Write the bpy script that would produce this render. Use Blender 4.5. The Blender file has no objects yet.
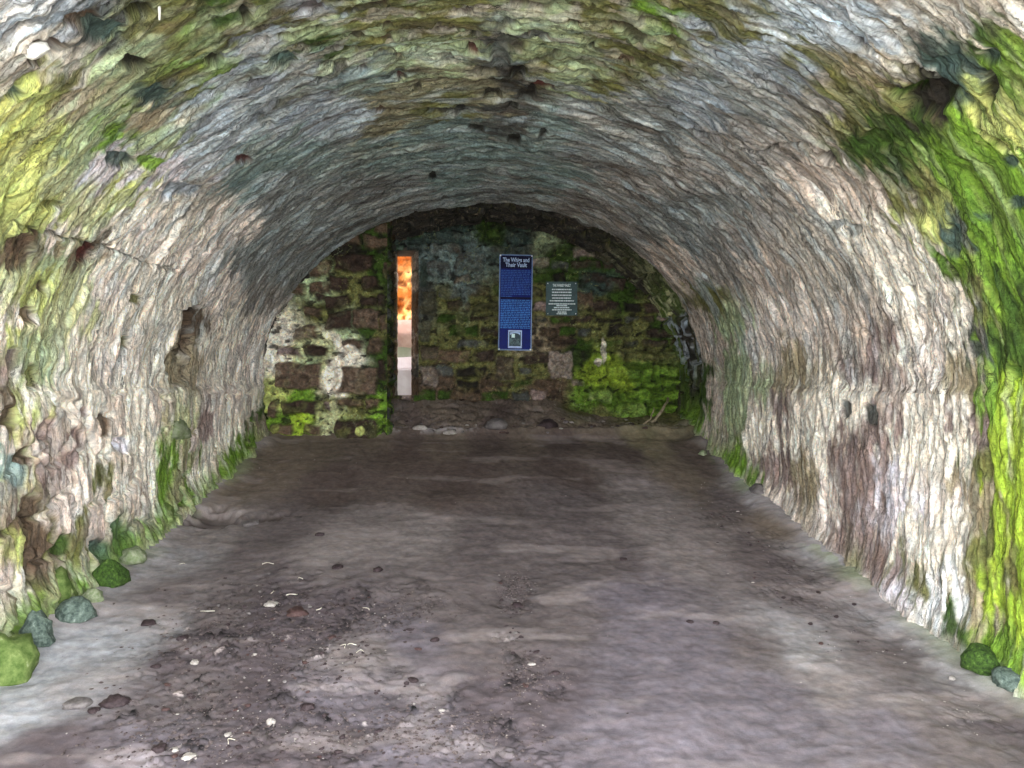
import bpy, bmesh, math, random
import numpy as np
from mathutils import Vector, Matrix, Euler
random.seed(7); rng = np.random.default_rng(11)
SC = bpy.context.scene; COL = SC.collection
F = 770.0
YAW = math.atan(27 / F); PITCH = math.atan(8 / F)
CAMZ = 1.60
W, H = 2.30, 1.875
YE = 9.30            # face of the end wall
YV = 8.05            # end of the plastered vault
YM = 0.5            # mouth of the vault, behind the camera

# ------------------------------------------------------------------ noise
_P = rng.permutation(256).astype(np.int32); _P = np.concatenate([_P, _P, _P])
_A = rng.random(256) * 2 * np.pi
_GX = np.cos(_A).astype(np.float32); _GY = np.sin(_A).astype(np.float32)
def perlin(x, y):
    x = np.asarray(x, np.float32); y = np.asarray(y, np.float32)
    xf = np.floor(x); yf = np.floor(y); fx = x - xf; fy = y - yf
    xi = xf.astype(np.int32) & 255; yi = yf.astype(np.int32) & 255
    u = fx * fx * fx * (fx * (fx * 6 - 15) + 10); v = fy * fy * fy * (fy * (fy * 6 - 15) + 10)
    def g(ix, iy, dx, dy):
        h = _P[_P[ix] + iy]
        return _GX[h] * dx + _GY[h] * dy
    a = g(xi, yi, fx, fy); b = g((xi + 1) & 255, yi, fx - 1, fy)
    c = g(xi, (yi + 1) & 255, fx, fy - 1); d = g((xi + 1) & 255, (yi + 1) & 255, fx - 1, fy - 1)
    return ((a + (b - a) * u) * (1 - v) + (c + (d - c) * u) * v) * 1.5
def fbm(x, y, o=4, gain=.5, off=0.):
    r = 0; a = 1.; t = 0.
    for i in range(o):
        r = r + a * perlin(x * 2 ** i + off + 17.3 * i, y * 2 ** i + off * 1.7 + 5.1 * i); t += a; a *= gain
    return r / t * 1.3
def ss(a, b, x):
    t = np.clip((x - a) / (b - a), 0, 1); return t * t * (3 - 2 * t)
def terrace(n, k, e=.72):
    t = n * k; i = np.floor(t); f = t - i
    s = ss(e, 1, f)
    return (i + s) / k + f * .15 / k, np.clip(1 - np.abs(f - (e + 1) / 2) / ((1 - e) / 2), 0, 1)
def worley(x, y, off=0):
    "distance to nearest and second nearest jittered point, id of nearest"
    xi = np.floor(x).astype(np.int32); yi = np.floor(y).astype(np.int32)
    d1 = np.full(x.shape, 9., np.float32); d2 = d1.copy(); idn = np.zeros(x.shape, np.int32)
    for i in (-1, 0, 1):
        for j in (-1, 0, 1):
            a = (xi + i + off) & 255; b = (yi + j) & 255
            h = _P[_P[a] + b]; h2 = _P[h + 91]
            px = xi + i + .15 + .7 * h / 255.; py = yi + j + .15 + .7 * h2 / 255.
            d = np.sqrt((px - x) ** 2 + (py - y) ** 2)
            nw = d < d1
            d2 = np.where(nw, d1, np.minimum(d2, d)); idn = np.where(nw, h, idn); d1 = np.where(nw, d, d1)
    return d1, d2, idn

def lin(c):
    c = np.asarray(c, float) / 255.
    return np.where(c <= .04045, c / 12.92, ((c + .055) / 1.055) ** 2.4)
PAL = dict(white=(246,244,242), cream=(250,240,224), pink=(242,229,218), lilac=(226,218,224), lgrey=(194,186,174),
    bluegrey=(160,168,176), teal=(130,148,144), grey=(146,150,148), warmgrey=(158,153,147), tan=(170,156,128),
    brown=(100,82,66), redbrown=(92,48,44), sdark=(66,54,46), qteal=(64,76,68), qolive=(84,82,64), qbrown=(96,84,70), qgrey=(142,128,118), qpier=(104,86,72), qdark=(62,48,40), mauve=(150,130,124), olive=(112,112,64), dgreen=(58,82,26),
    green=(112,148,46), lime=(160,186,58), ygreen=(194,201,120), palegreen=(168,182,142), dteal=(70,88,82),
    dgrey=(84,86,82), dark=(40,36,30), yellow=(208,213,120), cgreen=(206,208,160), pinkd=(204,189,176))
PAL.update(khaki=(142,138,112), lblue=(188,198,206))
PAL = {k: lin(v) for k, v in PAL.items()}

# ------------------------------------------------------------------ profile of the place
def spring(Y): return 1.62 + .02 * (np.asarray(Y, float) - 5)
_hy = [-14, -3, 0, 3.26, 3.94, 4.92, 5.9, 6.56, 7.3, 8.0, 8.15, 8.35, 8.7, 9.3, 9.6, 12, 20]
_hh = [1.9, 1.72, 1.62, 1.30, 1.215, 1.085, .94, .82, .65, .49, .42, .365, .27, .10, .06, .1, .1]
def floor_base(X, Y):
    h = np.interp(Y, _hy, _hh)
    r = ss(.7, 1.4, X) * ss(8.2, 9.2, Y) * .19
    return CAMZ - h - r
_th = np.linspace(0, np.pi / 2, 2001)
_sx = W * np.sin(_th); _sz = H * np.cos(_th)
_sl = np.concatenate([[0], np.cumsum(np.hypot(np.diff(_sx), np.diff(_sz)))]); LH = _sl[-1]

# camera rays
_fw = np.array([math.sin(YAW) * math.cos(PITCH), math.cos(YAW) * math.cos(PITCH), math.sin(PITCH)])
_rt = np.array([math.cos(YAW), -math.sin(YAW), 0.])
_up = np.cross(_rt, _fw)
def ray(px, py): return _fw + _rt * (px - 512) / F + _up * (384 - py) / F
_T = np.linspace(.5, 11, 4200)
def hit_vault(px, py):
    d = ray(px, py); P = d[None, :] * _T[:, None]; P[:, 2] += CAMZ
    sp = spring(P[:, 1])
    out = np.where(P[:, 2] > sp, (P[:, 0] / W) ** 2 + ((P[:, 2] - sp) / H) ** 2 > 1, np.abs(P[:, 0]) > W)
    i = int(np.argmax(out)) if out.any() else len(_T) - 1
    p = P[i]; s_ = spring(p[1])
    if p[2] > s_:
        th = math.atan2(abs(p[0]) / W, (p[2] - s_) / H); s = np.interp(th, _th, _sl)
    else: s = LH + (s_ - p[2])
    return math.copysign(s, p[0]), p[1]
def hit_floor(px, py):
    d = ray(px, py); P = d[None, :] * _T[:, None]; P[:, 2] += CAMZ
    out = P[:, 2] < floor_base(P[:, 0], P[:, 1])
    i = int(np.argmax(out)) if out.any() else len(_T) - 1
    return P[i]
def hit_y(px, py, Y):
    d = ray(px, py); p = d * (Y / d[1]); return p[0], p[2] + CAMZ

def cp_colour(cps, a, b, eps=.0006, pw=3.2, chunk=60000):
    "blend the palette entries of the control points (a, b, name[, weight])"
    A = np.array([c[0] for c in cps], np.float32); B = np.array([c[1] for c in cps], np.float32)
    C = np.array([PAL[c[2]] for c in cps], np.float32)
    sh = a.shape; a = a.ravel().astype(np.float32); b = b.ravel().astype(np.float32)
    out = np.empty((a.size, 3), np.float32)
    for i in range(0, a.size, chunk):
        d = (a[i:i+chunk, None] - A) ** 2 + (b[i:i+chunk, None] - B) ** 2 + eps
        w = d ** -pw; w /= w.sum(1, keepdims=True)
        out[i:i+chunk] = w @ C
    return out.reshape(sh + (3,))

def mix(c, d, m): return c * (1 - m[..., None]) + np.asarray(d, np.float32) * m[..., None]

# ------------------------------------------------------------------ mesh helpers
def grid_mesh(name, P, colr, uv, mat, keep=None, parent=None, flip=False, smooth=True):
    n, m = P.shape[:2]
    me = bpy.data.meshes.new(name)
    idx = np.arange(n * m).reshape(n, m)
    q = np.stack([idx[:-1, :-1], idx[1:, :-1], idx[1:, 1:], idx[:-1, 1:]], -1).reshape(-1, 4)
    if flip: q = q[:, ::-1]
    if keep is not None: q = q[keep.ravel()]
    co = P.reshape(-1, 3).astype(np.float32); cl = colr.reshape(-1, 3); u = uv.reshape(-1, 2)
    if keep is not None:
        used = np.unique(q); mp = np.full(n * m, -1); mp[used] = np.arange(len(used))
        q = mp[q]; co = co[used]; cl = cl[used]; u = u[used]
    me.vertices.add(len(co)); me.vertices.foreach_set('co', co.ravel())
    me.loops.add(len(q) * 4); me.loops.foreach_set('vertex_index', q.ravel().astype(np.int32))
    me.polygons.add(len(q)); me.polygons.foreach_set('loop_start', (np.arange(len(q)) * 4).astype(np.int32))
    me.polygons.foreach_set('use_smooth', np.full(len(q), smooth))
    at = me.attributes.new('Tint', 'FLOAT_COLOR', 'POINT')
    at.data.foreach_set('color', np.concatenate([np.clip(cl, 0, 1), np.ones((len(cl), 1))], 1).astype(np.float32).ravel())
    uvl = me.uv_layers.new(name='Surface')
    uvl.data.foreach_set('uv', u[q.ravel()].astype(np.float32).ravel())
    me.update(calc_edges=True); me.validate()
    me.materials.append(mat)
    o = bpy.data.objects.new(name, me); COL.objects.link(o)
    if parent: o.parent = parent
    return o
def link(name, me, mat, parent=None):
    me.name = name
    if mat: me.materials.append(mat)
    o = bpy.data.objects.new(name, me); COL.objects.link(o)
    if parent: o.parent = parent
    return o
def from_bm(name, bm, mat, parent=None, smooth=False):
    me = bpy.data.meshes.new(name); bm.to_mesh(me); bm.free()
    if smooth:
        for p in me.polygons: p.use_smooth = True
    return link(name, me, mat, parent)
def tag(o, label=None, cat=None, group=None, kind=None):
    if label: o['label'] = label
    if cat: o['category'] = cat
    if group: o['group'] = group
    if kind: o['kind'] = kind
    return o
def empty(name, loc, rot=(0, 0, 0)):
    o = bpy.data.objects.new(name, None); COL.objects.link(o); o.location = loc; o.rotation_euler = rot
    o.empty_display_size = .1
    return o
def box_bm(bm, x0, x1, y0, y1, z0, z1, bevel=0):
    r = bmesh.ops.create_cube(bm, size=1)
    vs = r['verts']
    for v in vs:
        v.co = Vector((x0 if v.co.x < 0 else x1, y0 if v.co.y < 0 else y1, z0 if v.co.z < 0 else z1))
    if bevel:
        es = list({e for v in vs for e in v.link_edges})
        bmesh.ops.bevel(bm, geom=es, offset=bevel, segments=2, affect='EDGES')

# ------------------------------------------------------------------ materials
def N(nt, t, loc=(0, 0), **k):
    n = nt.nodes.new(t); n.location = loc
    for a, v in k.items(): setattr(n, a, v)
    return n
def rock_mat(name, sx=1., sy=1., var=.35, rough=.85, bump=.5, fine=90., bdist=.01, flakes=(), spec=.3, drift=.07):
    """rock, plaster and earth: the surface's own tint broken up by stretched and even noise"""
    m = bpy.data.materials.new(name); m.use_nodes = True; nt = m.node_tree; L = nt.links
    b = nt.nodes['Principled BSDF']; b.inputs['Roughness'].default_value = rough
    b.inputs['Specular IOR Level'].default_value = spec
    at = N(nt, 'ShaderNodeAttribute', attribute_name='Tint')
    uv = N(nt, 'ShaderNodeUVMap', uv_map='Surface')
    mp = N(nt, 'ShaderNodeMapping'); mp.inputs['Scale'].default_value = (sx, sy, 1); L.new(uv.outputs[0], mp.inputs[0])
    n1 = N(nt, 'ShaderNodeTexNoise'); n1.inputs['Scale'].default_value = 9; n1.inputs['Detail'].default_value = 8; n1.inputs['Roughness'].default_value = .65
    n1.inputs['Distortion'].default_value = .6
    L.new(mp.outputs[0], n1.inputs['Vector'])
    n2 = N(nt, 'ShaderNodeTexNoise'); n2.inputs['Scale'].default_value = fine; n2.inputs['Detail'].default_value = 5; n2.inputs['Roughness'].default_value = .7
    L.new(uv.outputs[0], n2.inputs['Vector'])
    r1 = N(nt, 'ShaderNodeMapRange'); r1.inputs['From Min'].default_value = .3; r1.inputs['From Max'].default_value = .7
    r1.inputs['To Min'].default_value = 1 - var; r1.inputs['To Max'].default_value = 1 + var; L.new(n1.outputs[0], r1.inputs[0])
    r2 = N(nt, 'ShaderNodeMapRange'); r2.inputs['From Min'].default_value = .3; r2.inputs['From Max'].default_value = .7
    r2.inputs['To Min'].default_value = 1 - var * .7; r2.inputs['To Max'].default_value = 1 + var * .7; L.new(n2.outputs[0], r2.inputs[0])
    mu = N(nt, 'ShaderNodeMath', operation='MULTIPLY'); L.new(r1.outputs[0], mu.inputs[0]); L.new(r2.outputs[0], mu.inputs[1])
    hgt = []
    # flake edges, painted dark for crack shade and grime: thin broken contour lines of a stretched noise, each a small ledge as well
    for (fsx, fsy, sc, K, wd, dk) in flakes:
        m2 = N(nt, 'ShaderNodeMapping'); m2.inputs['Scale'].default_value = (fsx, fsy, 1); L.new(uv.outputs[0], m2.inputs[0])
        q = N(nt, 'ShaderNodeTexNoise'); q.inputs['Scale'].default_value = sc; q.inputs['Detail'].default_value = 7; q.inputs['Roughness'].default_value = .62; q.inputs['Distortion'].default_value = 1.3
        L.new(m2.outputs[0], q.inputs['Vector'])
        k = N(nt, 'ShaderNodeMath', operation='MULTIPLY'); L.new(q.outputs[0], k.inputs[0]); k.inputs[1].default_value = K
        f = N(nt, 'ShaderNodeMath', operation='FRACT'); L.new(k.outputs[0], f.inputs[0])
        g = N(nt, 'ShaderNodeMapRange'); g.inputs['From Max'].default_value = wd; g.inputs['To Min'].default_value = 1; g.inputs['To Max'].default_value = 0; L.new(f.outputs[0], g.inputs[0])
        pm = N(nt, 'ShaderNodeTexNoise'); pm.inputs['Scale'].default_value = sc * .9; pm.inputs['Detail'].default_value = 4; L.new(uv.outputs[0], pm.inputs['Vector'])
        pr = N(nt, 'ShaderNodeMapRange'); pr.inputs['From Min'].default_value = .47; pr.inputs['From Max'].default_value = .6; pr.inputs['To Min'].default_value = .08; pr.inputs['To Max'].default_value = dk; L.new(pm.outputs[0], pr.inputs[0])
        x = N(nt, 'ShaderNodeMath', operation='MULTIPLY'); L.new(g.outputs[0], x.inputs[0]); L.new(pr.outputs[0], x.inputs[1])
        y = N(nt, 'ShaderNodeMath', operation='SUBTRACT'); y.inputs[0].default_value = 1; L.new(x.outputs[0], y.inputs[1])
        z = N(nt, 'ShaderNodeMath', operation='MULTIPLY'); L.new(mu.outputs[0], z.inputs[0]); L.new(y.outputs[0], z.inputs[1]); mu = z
        # lighter scraped face just above each ledge
        hh = N(nt, 'ShaderNodeMath', operation='MULTIPLY'); L.new(f.outputs[0], hh.inputs[0]); hh.inputs[1].default_value = -.5 / K * 4; hgt.append(hh)
    vm = N(nt, 'ShaderNodeVectorMath', operation='SCALE'); L.new(at.outputs['Color'], vm.inputs[0]); L.new(mu.outputs[0], vm.inputs['Scale'])
    # slow drift of hue between warm and cool
    nh = N(nt, 'ShaderNodeTexNoise'); nh.inputs['Scale'].default_value = 14; nh.inputs['Detail'].default_value = 6; L.new(mp.outputs[0], nh.inputs['Vector'])
    mh = N(nt, 'ShaderNodeMix', data_type='RGBA'); mh.inputs['A'].default_value = (1 + drift, 1, 1 - drift, 1); mh.inputs['B'].default_value = (1 - drift, 1 + drift * .15, 1 + drift, 1)
    rh = N(nt, 'ShaderNodeMapRange'); rh.inputs['From Min'].default_value = .35; rh.inputs['From Max'].default_value = .65; L.new(nh.outputs[0], rh.inputs[0]); L.new(rh.outputs[0], mh.inputs['Factor'])
    vh = N(nt, 'ShaderNodeVectorMath', operation='MULTIPLY'); L.new(vm.outputs[0], vh.inputs[0]); L.new(mh.outputs['Result'], vh.inputs[1])
    L.new(vh.outputs[0], b.inputs['Base Color'])
    ad = N(nt, 'ShaderNodeMath', operation='MULTIPLY_ADD'); L.new(n2.outputs[0], ad.inputs[0]); ad.inputs[1].default_value = .35; L.new(n1.outputs[0], ad.inputs[2])
    for hh in hgt:
        a2 = N(nt, 'ShaderNodeMath', operation='ADD'); L.new(ad.outputs[0], a2.inputs[0]); L.new(hh.outputs[0], a2.inputs[1]); ad = a2
    bp = N(nt, 'ShaderNodeBump'); bp.inputs['Strength'].default_value = bump; bp.inputs['Distance'].default_value = bdist
    L.new(ad.outputs[0], bp.inputs['Height']); L.new(bp.outputs[0], b.inputs['Normal'])
    return m
def obj_mat(name, c1, c2, scale=8., rough=.8, bump=.4, c3=None, metal=0., spec=.3, up=None):
    """small objects: two tones mixed by noise over the object's own coordinates"""
    m = bpy.data.materials.new(name); m.use_nodes = True; nt = m.node_tree; L = nt.links
    b = nt.nodes['Principled BSDF']; b.inputs['Roughness'].default_value = rough; b.inputs['Metallic'].default_value = metal
    b.inputs['Specular IOR Level'].default_value = spec
    tc = N(nt, 'ShaderNodeTexCoord')
    n1 = N(nt, 'ShaderNodeTexNoise'); n1.inputs['Scale'].default_value = scale; n1.inputs['Detail'].default_value = 6; n1.inputs['Roughness'].default_value = .65
    L.new(tc.outputs['Object'], n1.inputs['Vector'])
    cr = N(nt, 'ShaderNodeValToRGB'); cr.color_ramp.elements[0].position = .38; cr.color_ramp.elements[1].position = .62
    cr.color_ramp.elements[0].color = (*lin(c1), 1); cr.color_ramp.elements[1].color = (*lin(c2), 1)
    if c3 is not None:
        e = cr.color_ramp.elements.new(.72); e.color = (*lin(c3), 1)
    L.new(n1.outputs[0], cr.inputs[0]); L.new(cr.outputs[0], b.inputs['Base Color'])
    bp = N(nt, 'ShaderNodeBump'); bp.inputs['Strength'].default_value = bump; bp.inputs['Distance'].default_value = .01
    L.new(n1.outputs[0], bp.inputs['Height']); L.new(bp.outputs[0], b.inputs['Normal'])
    return m
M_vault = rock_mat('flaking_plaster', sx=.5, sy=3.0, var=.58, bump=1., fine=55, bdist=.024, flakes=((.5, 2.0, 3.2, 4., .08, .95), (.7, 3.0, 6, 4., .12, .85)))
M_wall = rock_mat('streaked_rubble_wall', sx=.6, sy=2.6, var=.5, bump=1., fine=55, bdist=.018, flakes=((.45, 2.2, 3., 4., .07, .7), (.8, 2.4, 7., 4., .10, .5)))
M_masonry = rock_mat('mossy_masonry', sx=1.6, sy=1.6, var=.6, bump=.9, fine=45, bdist=.02, flakes=((1.2, 1.6, 6., 4., .12, .6),))
M_floor = rock_mat('trodden_earth', sx=.9, sy=1.5, var=.24, bump=.45, fine=150, bdist=.006, rough=.9, drift=.03)
M_cliff = rock_mat('orange_sandstone', sx=1, sy=1, var=.4, bump=.8, fine=20, bdist=.05)

# ------------------------------------------------------------------ VAULT and side walls
VCP = """5,5 white;25,25 bluegrey;60,8 bluegrey;15,65 lgrey;70,60 lgrey;95,30 dgrey;110,60 palegreen;60,85 olive;30,100 ygreen
10,150 yellow;40,130 ygreen;100,110 palegreen;125,125 green;155,95 dteal;90,95 tan;180,75 olive;200,60 green;170,25 olive;230,8 dgreen
250,20 olive;215,50 palegreen;290,30 olive;320,10 bluegrey;260,45 bluegrey;210,110 lblue;250,80 bluegrey;300,70 grey;190,150 lblue
170,170 lilac;150,140 palegreen;60,180 cgreen;30,230 ygreen;100,210 cgreen;140,215 pink;120,235 pink;130,190 ygreen;200,200 lgrey
240,180 teal;300,150 teal;280,200 grey;230,230 lilac;320,230 grey;310,120 bluegrey;40,200 ygreen;80,160 palegreen;5,200 ygreen;110,165 lilac
150,115 tan;330,40 dgreen;350,20 olive;360,70 teal;350,120 lblue;400,15 olive;410,50 palegreen;440,30 olive;430,80 khaki;400,100 khaki
380,125 khaki;450,60 palegreen;470,75 khaki;490,100 khaki;500,50 dgrey;515,30 dgrey;510,70 dark;520,95 dgrey;560,40 palegreen;570,75 palegreen
590,20 olive;620,15 olive;650,20 green;660,50 olive;620,60 olive;600,90 olive;630,100 grey;580,110 grey;550,120 teal;460,130 teal
440,105 olive;540,70 olive;545,15 palegreen;470,20 olive;380,40 olive;400,150 teal;500,150 teal;600,150 grey;650,130 grey;450,180 teal
560,180 teal;640,180 warmgrey;670,220 grey;500,190 grey;420,195 grey;370,205 grey;340,220 grey;580,200 warmgrey;620,225 warmgrey
500,120 dgrey;700,10 olive;720,20 olive;690,45 bluegrey;750,50 lblue;790,55 olive;800,20 lblue;850,10 lblue;870,30 lblue;900,10 lgrey
940,15 lgrey;1000,10 lgrey;1010,30 cream;900,60 lgrey;870,75 tan;940,65 dteal;980,40 dgreen;1000,60 green;920,100 dark;890,90 olive
850,85 olive;840,120 olive;870,150 dgreen;900,130 dgreen;960,130 green;1000,120 ygreen;1010,170 green;980,170 green;950,180 green
930,220 ygreen;960,230 dteal;1000,230 green;900,190 olive;780,80 bluegrey;740,100 grey;700,100 bluegrey;760,150 warmgrey;700,160 warmgrey
820,110 warmgrey;800,180 pinkd;840,190 pinkd;850,230 cream;900,240 cream;760,200 warmgrey;720,210 grey;700,240 grey;820,240 lgrey
880,200 pinkd;930,265 cream;740,240 warmgrey;680,260 pinkd;720,260 warmgrey;760,270 pinkd;705,300 olive;735,330 palegreen;740,365 palegreen
720,350 pinkd;760,340 pink;790,320 pink;790,370 tan;830,280 lgrey;850,330 pinkd;880,350 mauve;870,370 mauve;920,290 cream;940,300 pink
905,350 cream;930,360 pink;960,380 tan;960,330 cream;975,340 dgrey;988,355 green;1000,300 green;1010,350 dgreen;1000,260 green;965,270 green
1020,300 dgreen;1015,385 lime;992,400 green;985,300 olive;700,330 pinkd;690,350 pinkd;665,285 pinkd
700,380 dgreen;707,430 green;703,400 dgreen;722,400 pinkd;720,440 pinkd;740,420 palegreen;738,470 green;748,485 green;735,395 palegreen;760,430 cream
785,420 mauve;780,470 mauve;800,430 cream;810,480 tan;825,430 cream;850,440 mauve;868,480 mauve;850,520 mauve;885,560 mauve;880,425 mauve
830,500 pink;893,500 lilac;910,450 cream;935,500 pink;950,450 cream;960,540 cream;925,575 olive;943,595 white;975,500 tan;980,600 tan
970,420 mauve;1003,450 lime;1010,500 lime;1000,600 lime;1010,660 green;1020,550 lime;975,655 dgreen;984,450 olive;988,550 olive;840,410 cream
905,600 lilac;920,540 cream;865,400 cream;945,420 cream;770,500 pink
15,250 brown;50,240 lilac;55,262 palegreen;85,257 brown;40,290 ygreen;15,290 cgreen;80,300 cgreen;110,290 lilac;130,270 pink;150,240 lilac
180,230 lgrey;200,260 lilac;150,300 pink;100,340 pink;160,340 cream;110,360 lilac;180,300 pink;220,290 lilac;240,260 grey;270,250 grey
235,330 pink;215,355 pink;245,350 pinkd;260,300 warmgrey;20,350 ygreen;15,378 mauve;40,360 palegreen;60,330 cgreen;10,330 lilac
90,380 pink;188,350 tan;190,330 brown;290,270 grey;255,330 pinkd;75,275 cgreen
10,420 brown;25,420 ygreen;50,410 cream;80,420 pink;120,400 cream;150,410 cream;178,430 cgreen;170,470 green;176,500 green;160,520 palegreen
205,420 pinkd;200,470 pink;225,430 pink;240,410 pink;215,480 green;235,455 green;258,420 dgreen;250,445 green;10,470 teal;5,440 lilac
20,470 ygreen;45,440 pinkd;40,460 mauve;70,470 lilac;75,450 mauve;100,480 olive;95,450 cream;115,440 cream;120,490 pink;140,500 cream
110,540 dteal;130,560 palegreen;85,520 lilac;80,570 pink;60,540 olive;35,560 brown;30,590 mauve;30,510 olive;10,550 ygreen;10,600 lilac
62,595 green;5,650 palegreen;25,640 green;100,420 pink;145,460 pink;190,440 lilac;60,500 pinkd;15,520 brown;100,570 green;145,540 green;172,445 green;170,455 green;178,485 green;182,460 green;168,490 green;160,505 green"""
def parse(txt):
    r = []
    for e in txt.replace('\n', ';').split(';'):
        if e.strip():
            a, b = e.split(); x, y = a.split(','); r.append((float(x), float(y), b))
    return r
vcp = []
for x, y, n in parse(VCP):
    if x < 300 and y > 200: n = dict(pink='cream', lilac='pink', pinkd='pink', lgrey='cream').get(n, n)
    s, Y = hit_vault(x, y); vcp.append((s / W * .75, math.log(Y), n))

ys = np.concatenate([np.linspace(YM, 2.15, 50), np.exp(np.linspace(math.log(2.2), math.log(YE + .12), 830))])
NW_, NC_ = 200, 640          # samples down a side wall / across the vault
scv = np.linspace(-LH, LH, NC_)
tw = np.linspace(0, 1, NW_ + 1)[1:]
nY = len(ys)
def build_sheet():
    Y = ys[:, None]
    nS = NC_ + 2 * NW_
    S = np.zeros((nY, nS)); X = np.zeros_like(S); Z = np.zeros_like(S); NX = np.zeros_like(S); NZ = np.zeros_like(S)
    sp = spring(Y); depth = sp - (np.minimum(floor_base(2.2 + 0 * Y, Y), floor_base(-2.2 + 0 * Y, Y))) + .2
    th = np.interp(np.abs(scv), _sl, _th) * np.sign(scv)
    c = slice(NW_, NW_ + NC_)
    S[:, c] = scv; X[:, c] = W * np.sin(th); Z[:, c] = sp + H * np.cos(th)
    nx = -np.sin(th) / W; nz = -np.cos(th) / H; nn = np.hypot(nx, nz)
    NX[:, c] = nx / nn; NZ[:, c] = nz / nn
    l = slice(0, NW_); r = slice(NW_ + NC_, nS)
    d = tw[None, :] * depth
    S[:, r] = LH + d; X[:, r] = W; Z[:, r] = sp - d; NX[:, r] = -1
    S[:, l] = -(LH + d)[:, ::-1]; X[:, l] = -W; Z[:, l] = (sp - d)[:, ::-1]; NX[:, l] = 1
    return S, X, np.repeat(Y, nS, 1), Z, NX, NZ, np.repeat(sp, nS, 1)
S, X, Yg, Z, NX, NZ, SP = build_sheet()
lY = np.log(np.maximum(Yg, .8))
wallm = ss(-.05, .05, np.abs(S) - LH)          # 1 on the upright walls
leftm = (S < 0).astype(float)
Sf, Yf = S.astype(np.float32), Yg.astype(np.float32)

# relief: bark-like flaked plaster running round the vault
w1 = fbm(Sf * 1.1, Yf * 1.3, 4, off=3.); w2 = fbm(Sf * 1.4, Yf * 2.5, 4, off=31.)
D = .045 * fbm(Sf * .7, Yf * .8, 3, off=50.)
nA = fbm(Sf * 1.3 + w1 * .8, Yf * 4.2 + w2 * 1.4, 5, off=70.)
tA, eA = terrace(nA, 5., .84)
D = D + .045 * tA * (1 - .4 * wallm)
nB = fbm(Sf * 2.6 + w2 * 1.2, Yf * 17. + w1 * 3, 5, off=90.)
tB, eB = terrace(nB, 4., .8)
D = D + .022 * tB
nC = fbm(Sf * 9., Yf * 40., 3, off=120.)
D = D + .006 * nC
farb = ss(YV - .06, YV + .04, Yg + .06 * fbm(Sf * 3, Yf * 0, 3, off=8.))   # unplastered band by the end wall

# rubble showing in the left wall, the crown by the mouth and the far band
def rubble(sx, sy, off):
    wx = Sf * sx + .25 * fbm(Sf * 5, Yf * 5, 3, off=off); wy = Yf * sy + .25 * fbm(Sf * 5, Yf * 5, 3, off=off + 9)
    d1, d2, idn = worley(wy, wx, int(off)); e = d2 - d1
    return e, idn / 255.
eR, iR = rubble(3.6, 6.0, 12)
stone = ss(.08, .26, eR + .08 * nB)
expo = ss(-.12, .22, fbm(Sf * 1.7, Yf * 2.0, 4, off=150.) + .35 * (iR - .5) + .3 * ss(5.5, 3.2, Yf) * ss(.1, .5, 1.0))
exL = expo * wallm * leftm * (.85)
exF = farb * (1 - .2 * wallm)
exR = .10 * expo * wallm * (1 - leftm)
ex = np.clip(np.maximum.reduce([exL, exF, exR]), 0, 1)
D = D + ex * (.045 * stone - .03) * (1 + .6 * farb)
D = D - .05 * farb

# the springing: the upright wall stands a little proud of the vault
D = D + .022 * ss(-.03, .03, np.abs(S) - LH + .03 * w1)
# the wall base spreads into the floor
base = Z - floor_base(X, Yg)
D = D + .06 * ss(.25, .0, base) * wallm * (.8 + .8 * fbm(Sf * 0 + 3, Yf * 2., 3, off=60.))

# colour
aw = S / W * .75 + .05 * fbm(Sf * 2.0, Yf * 5, 4, off=200.) + .03 * fbm(Sf * 12, Yf * 30, 3, off=210.)
bw = lY + .05 * fbm(Sf * 1.1, lY * 26, 4, off=220.) + .05 * fbm(Sf * 5., lY * 60, 3, off=230.)
C = cp_colour(vcp, aw, bw)  # crown cooler, walls warmer: part of the light's tint is in these colours
st = fbm(Sf * 1.4 + w1 * .4, lY * 60, 4, off=240.)           # water-run streaks
st2 = fbm(Sf * 2.5 + w2, Yf * 13, 4, off=245.)
C = C * (1 + .42 * st + .20 * st2)[..., None]
st3 = fbm(Sf * 1.5 + w1 * .3, lY * 34, 5, off=247.); am = (1 - farb) * (1 - .5 * wallm)
C = mix(C, PAL['lblue'] * (1.0, 1.03, .98), ss(.10, .42, st3) * .55 * am * ss(3.0, 5., Yg) * ss(1.2, .7, np.abs(S) / LH)); C = mix(C, PAL['sdark'] * 1.1, ss(.10, .45, -st3) * .55 * am * (.3 + .7 * ss(.75, .4, np.abs(S) / LH)))
# pale lime runs and brown stains of their own
lime = ss(.18, .5, fbm(Sf * .8 + w1 * .3, Yf * 12, 4, off=250.)) * (.25 + .4 * wallm)
C = mix(C, PAL['cream'] * 1.02, np.clip(lime * .55 * ss(.25, .5, C.sum(-1)), 0, 1))
brn = ss(.22, .55, fbm(Sf * 1.8, Yf * 7, 4, off=260.)) * .45
C = mix(C, PAL['brown'] * 1.2, brn * .6)
# flaked edges darkened in patches: crack shade painted in, with lichen
lic_shade = ss(-.1, .45, fbm(Sf * 1.6, Yf * 2.4, 3, off=270.))
C = C * (1 - .38 * eA * (.35 + .65 * lic_shade))[..., None]
C = C * (1 - .28 * eB * (.2 + .8 * lic_shade) * ss(-.2, .4, st2 + .2))[..., None]
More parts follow.
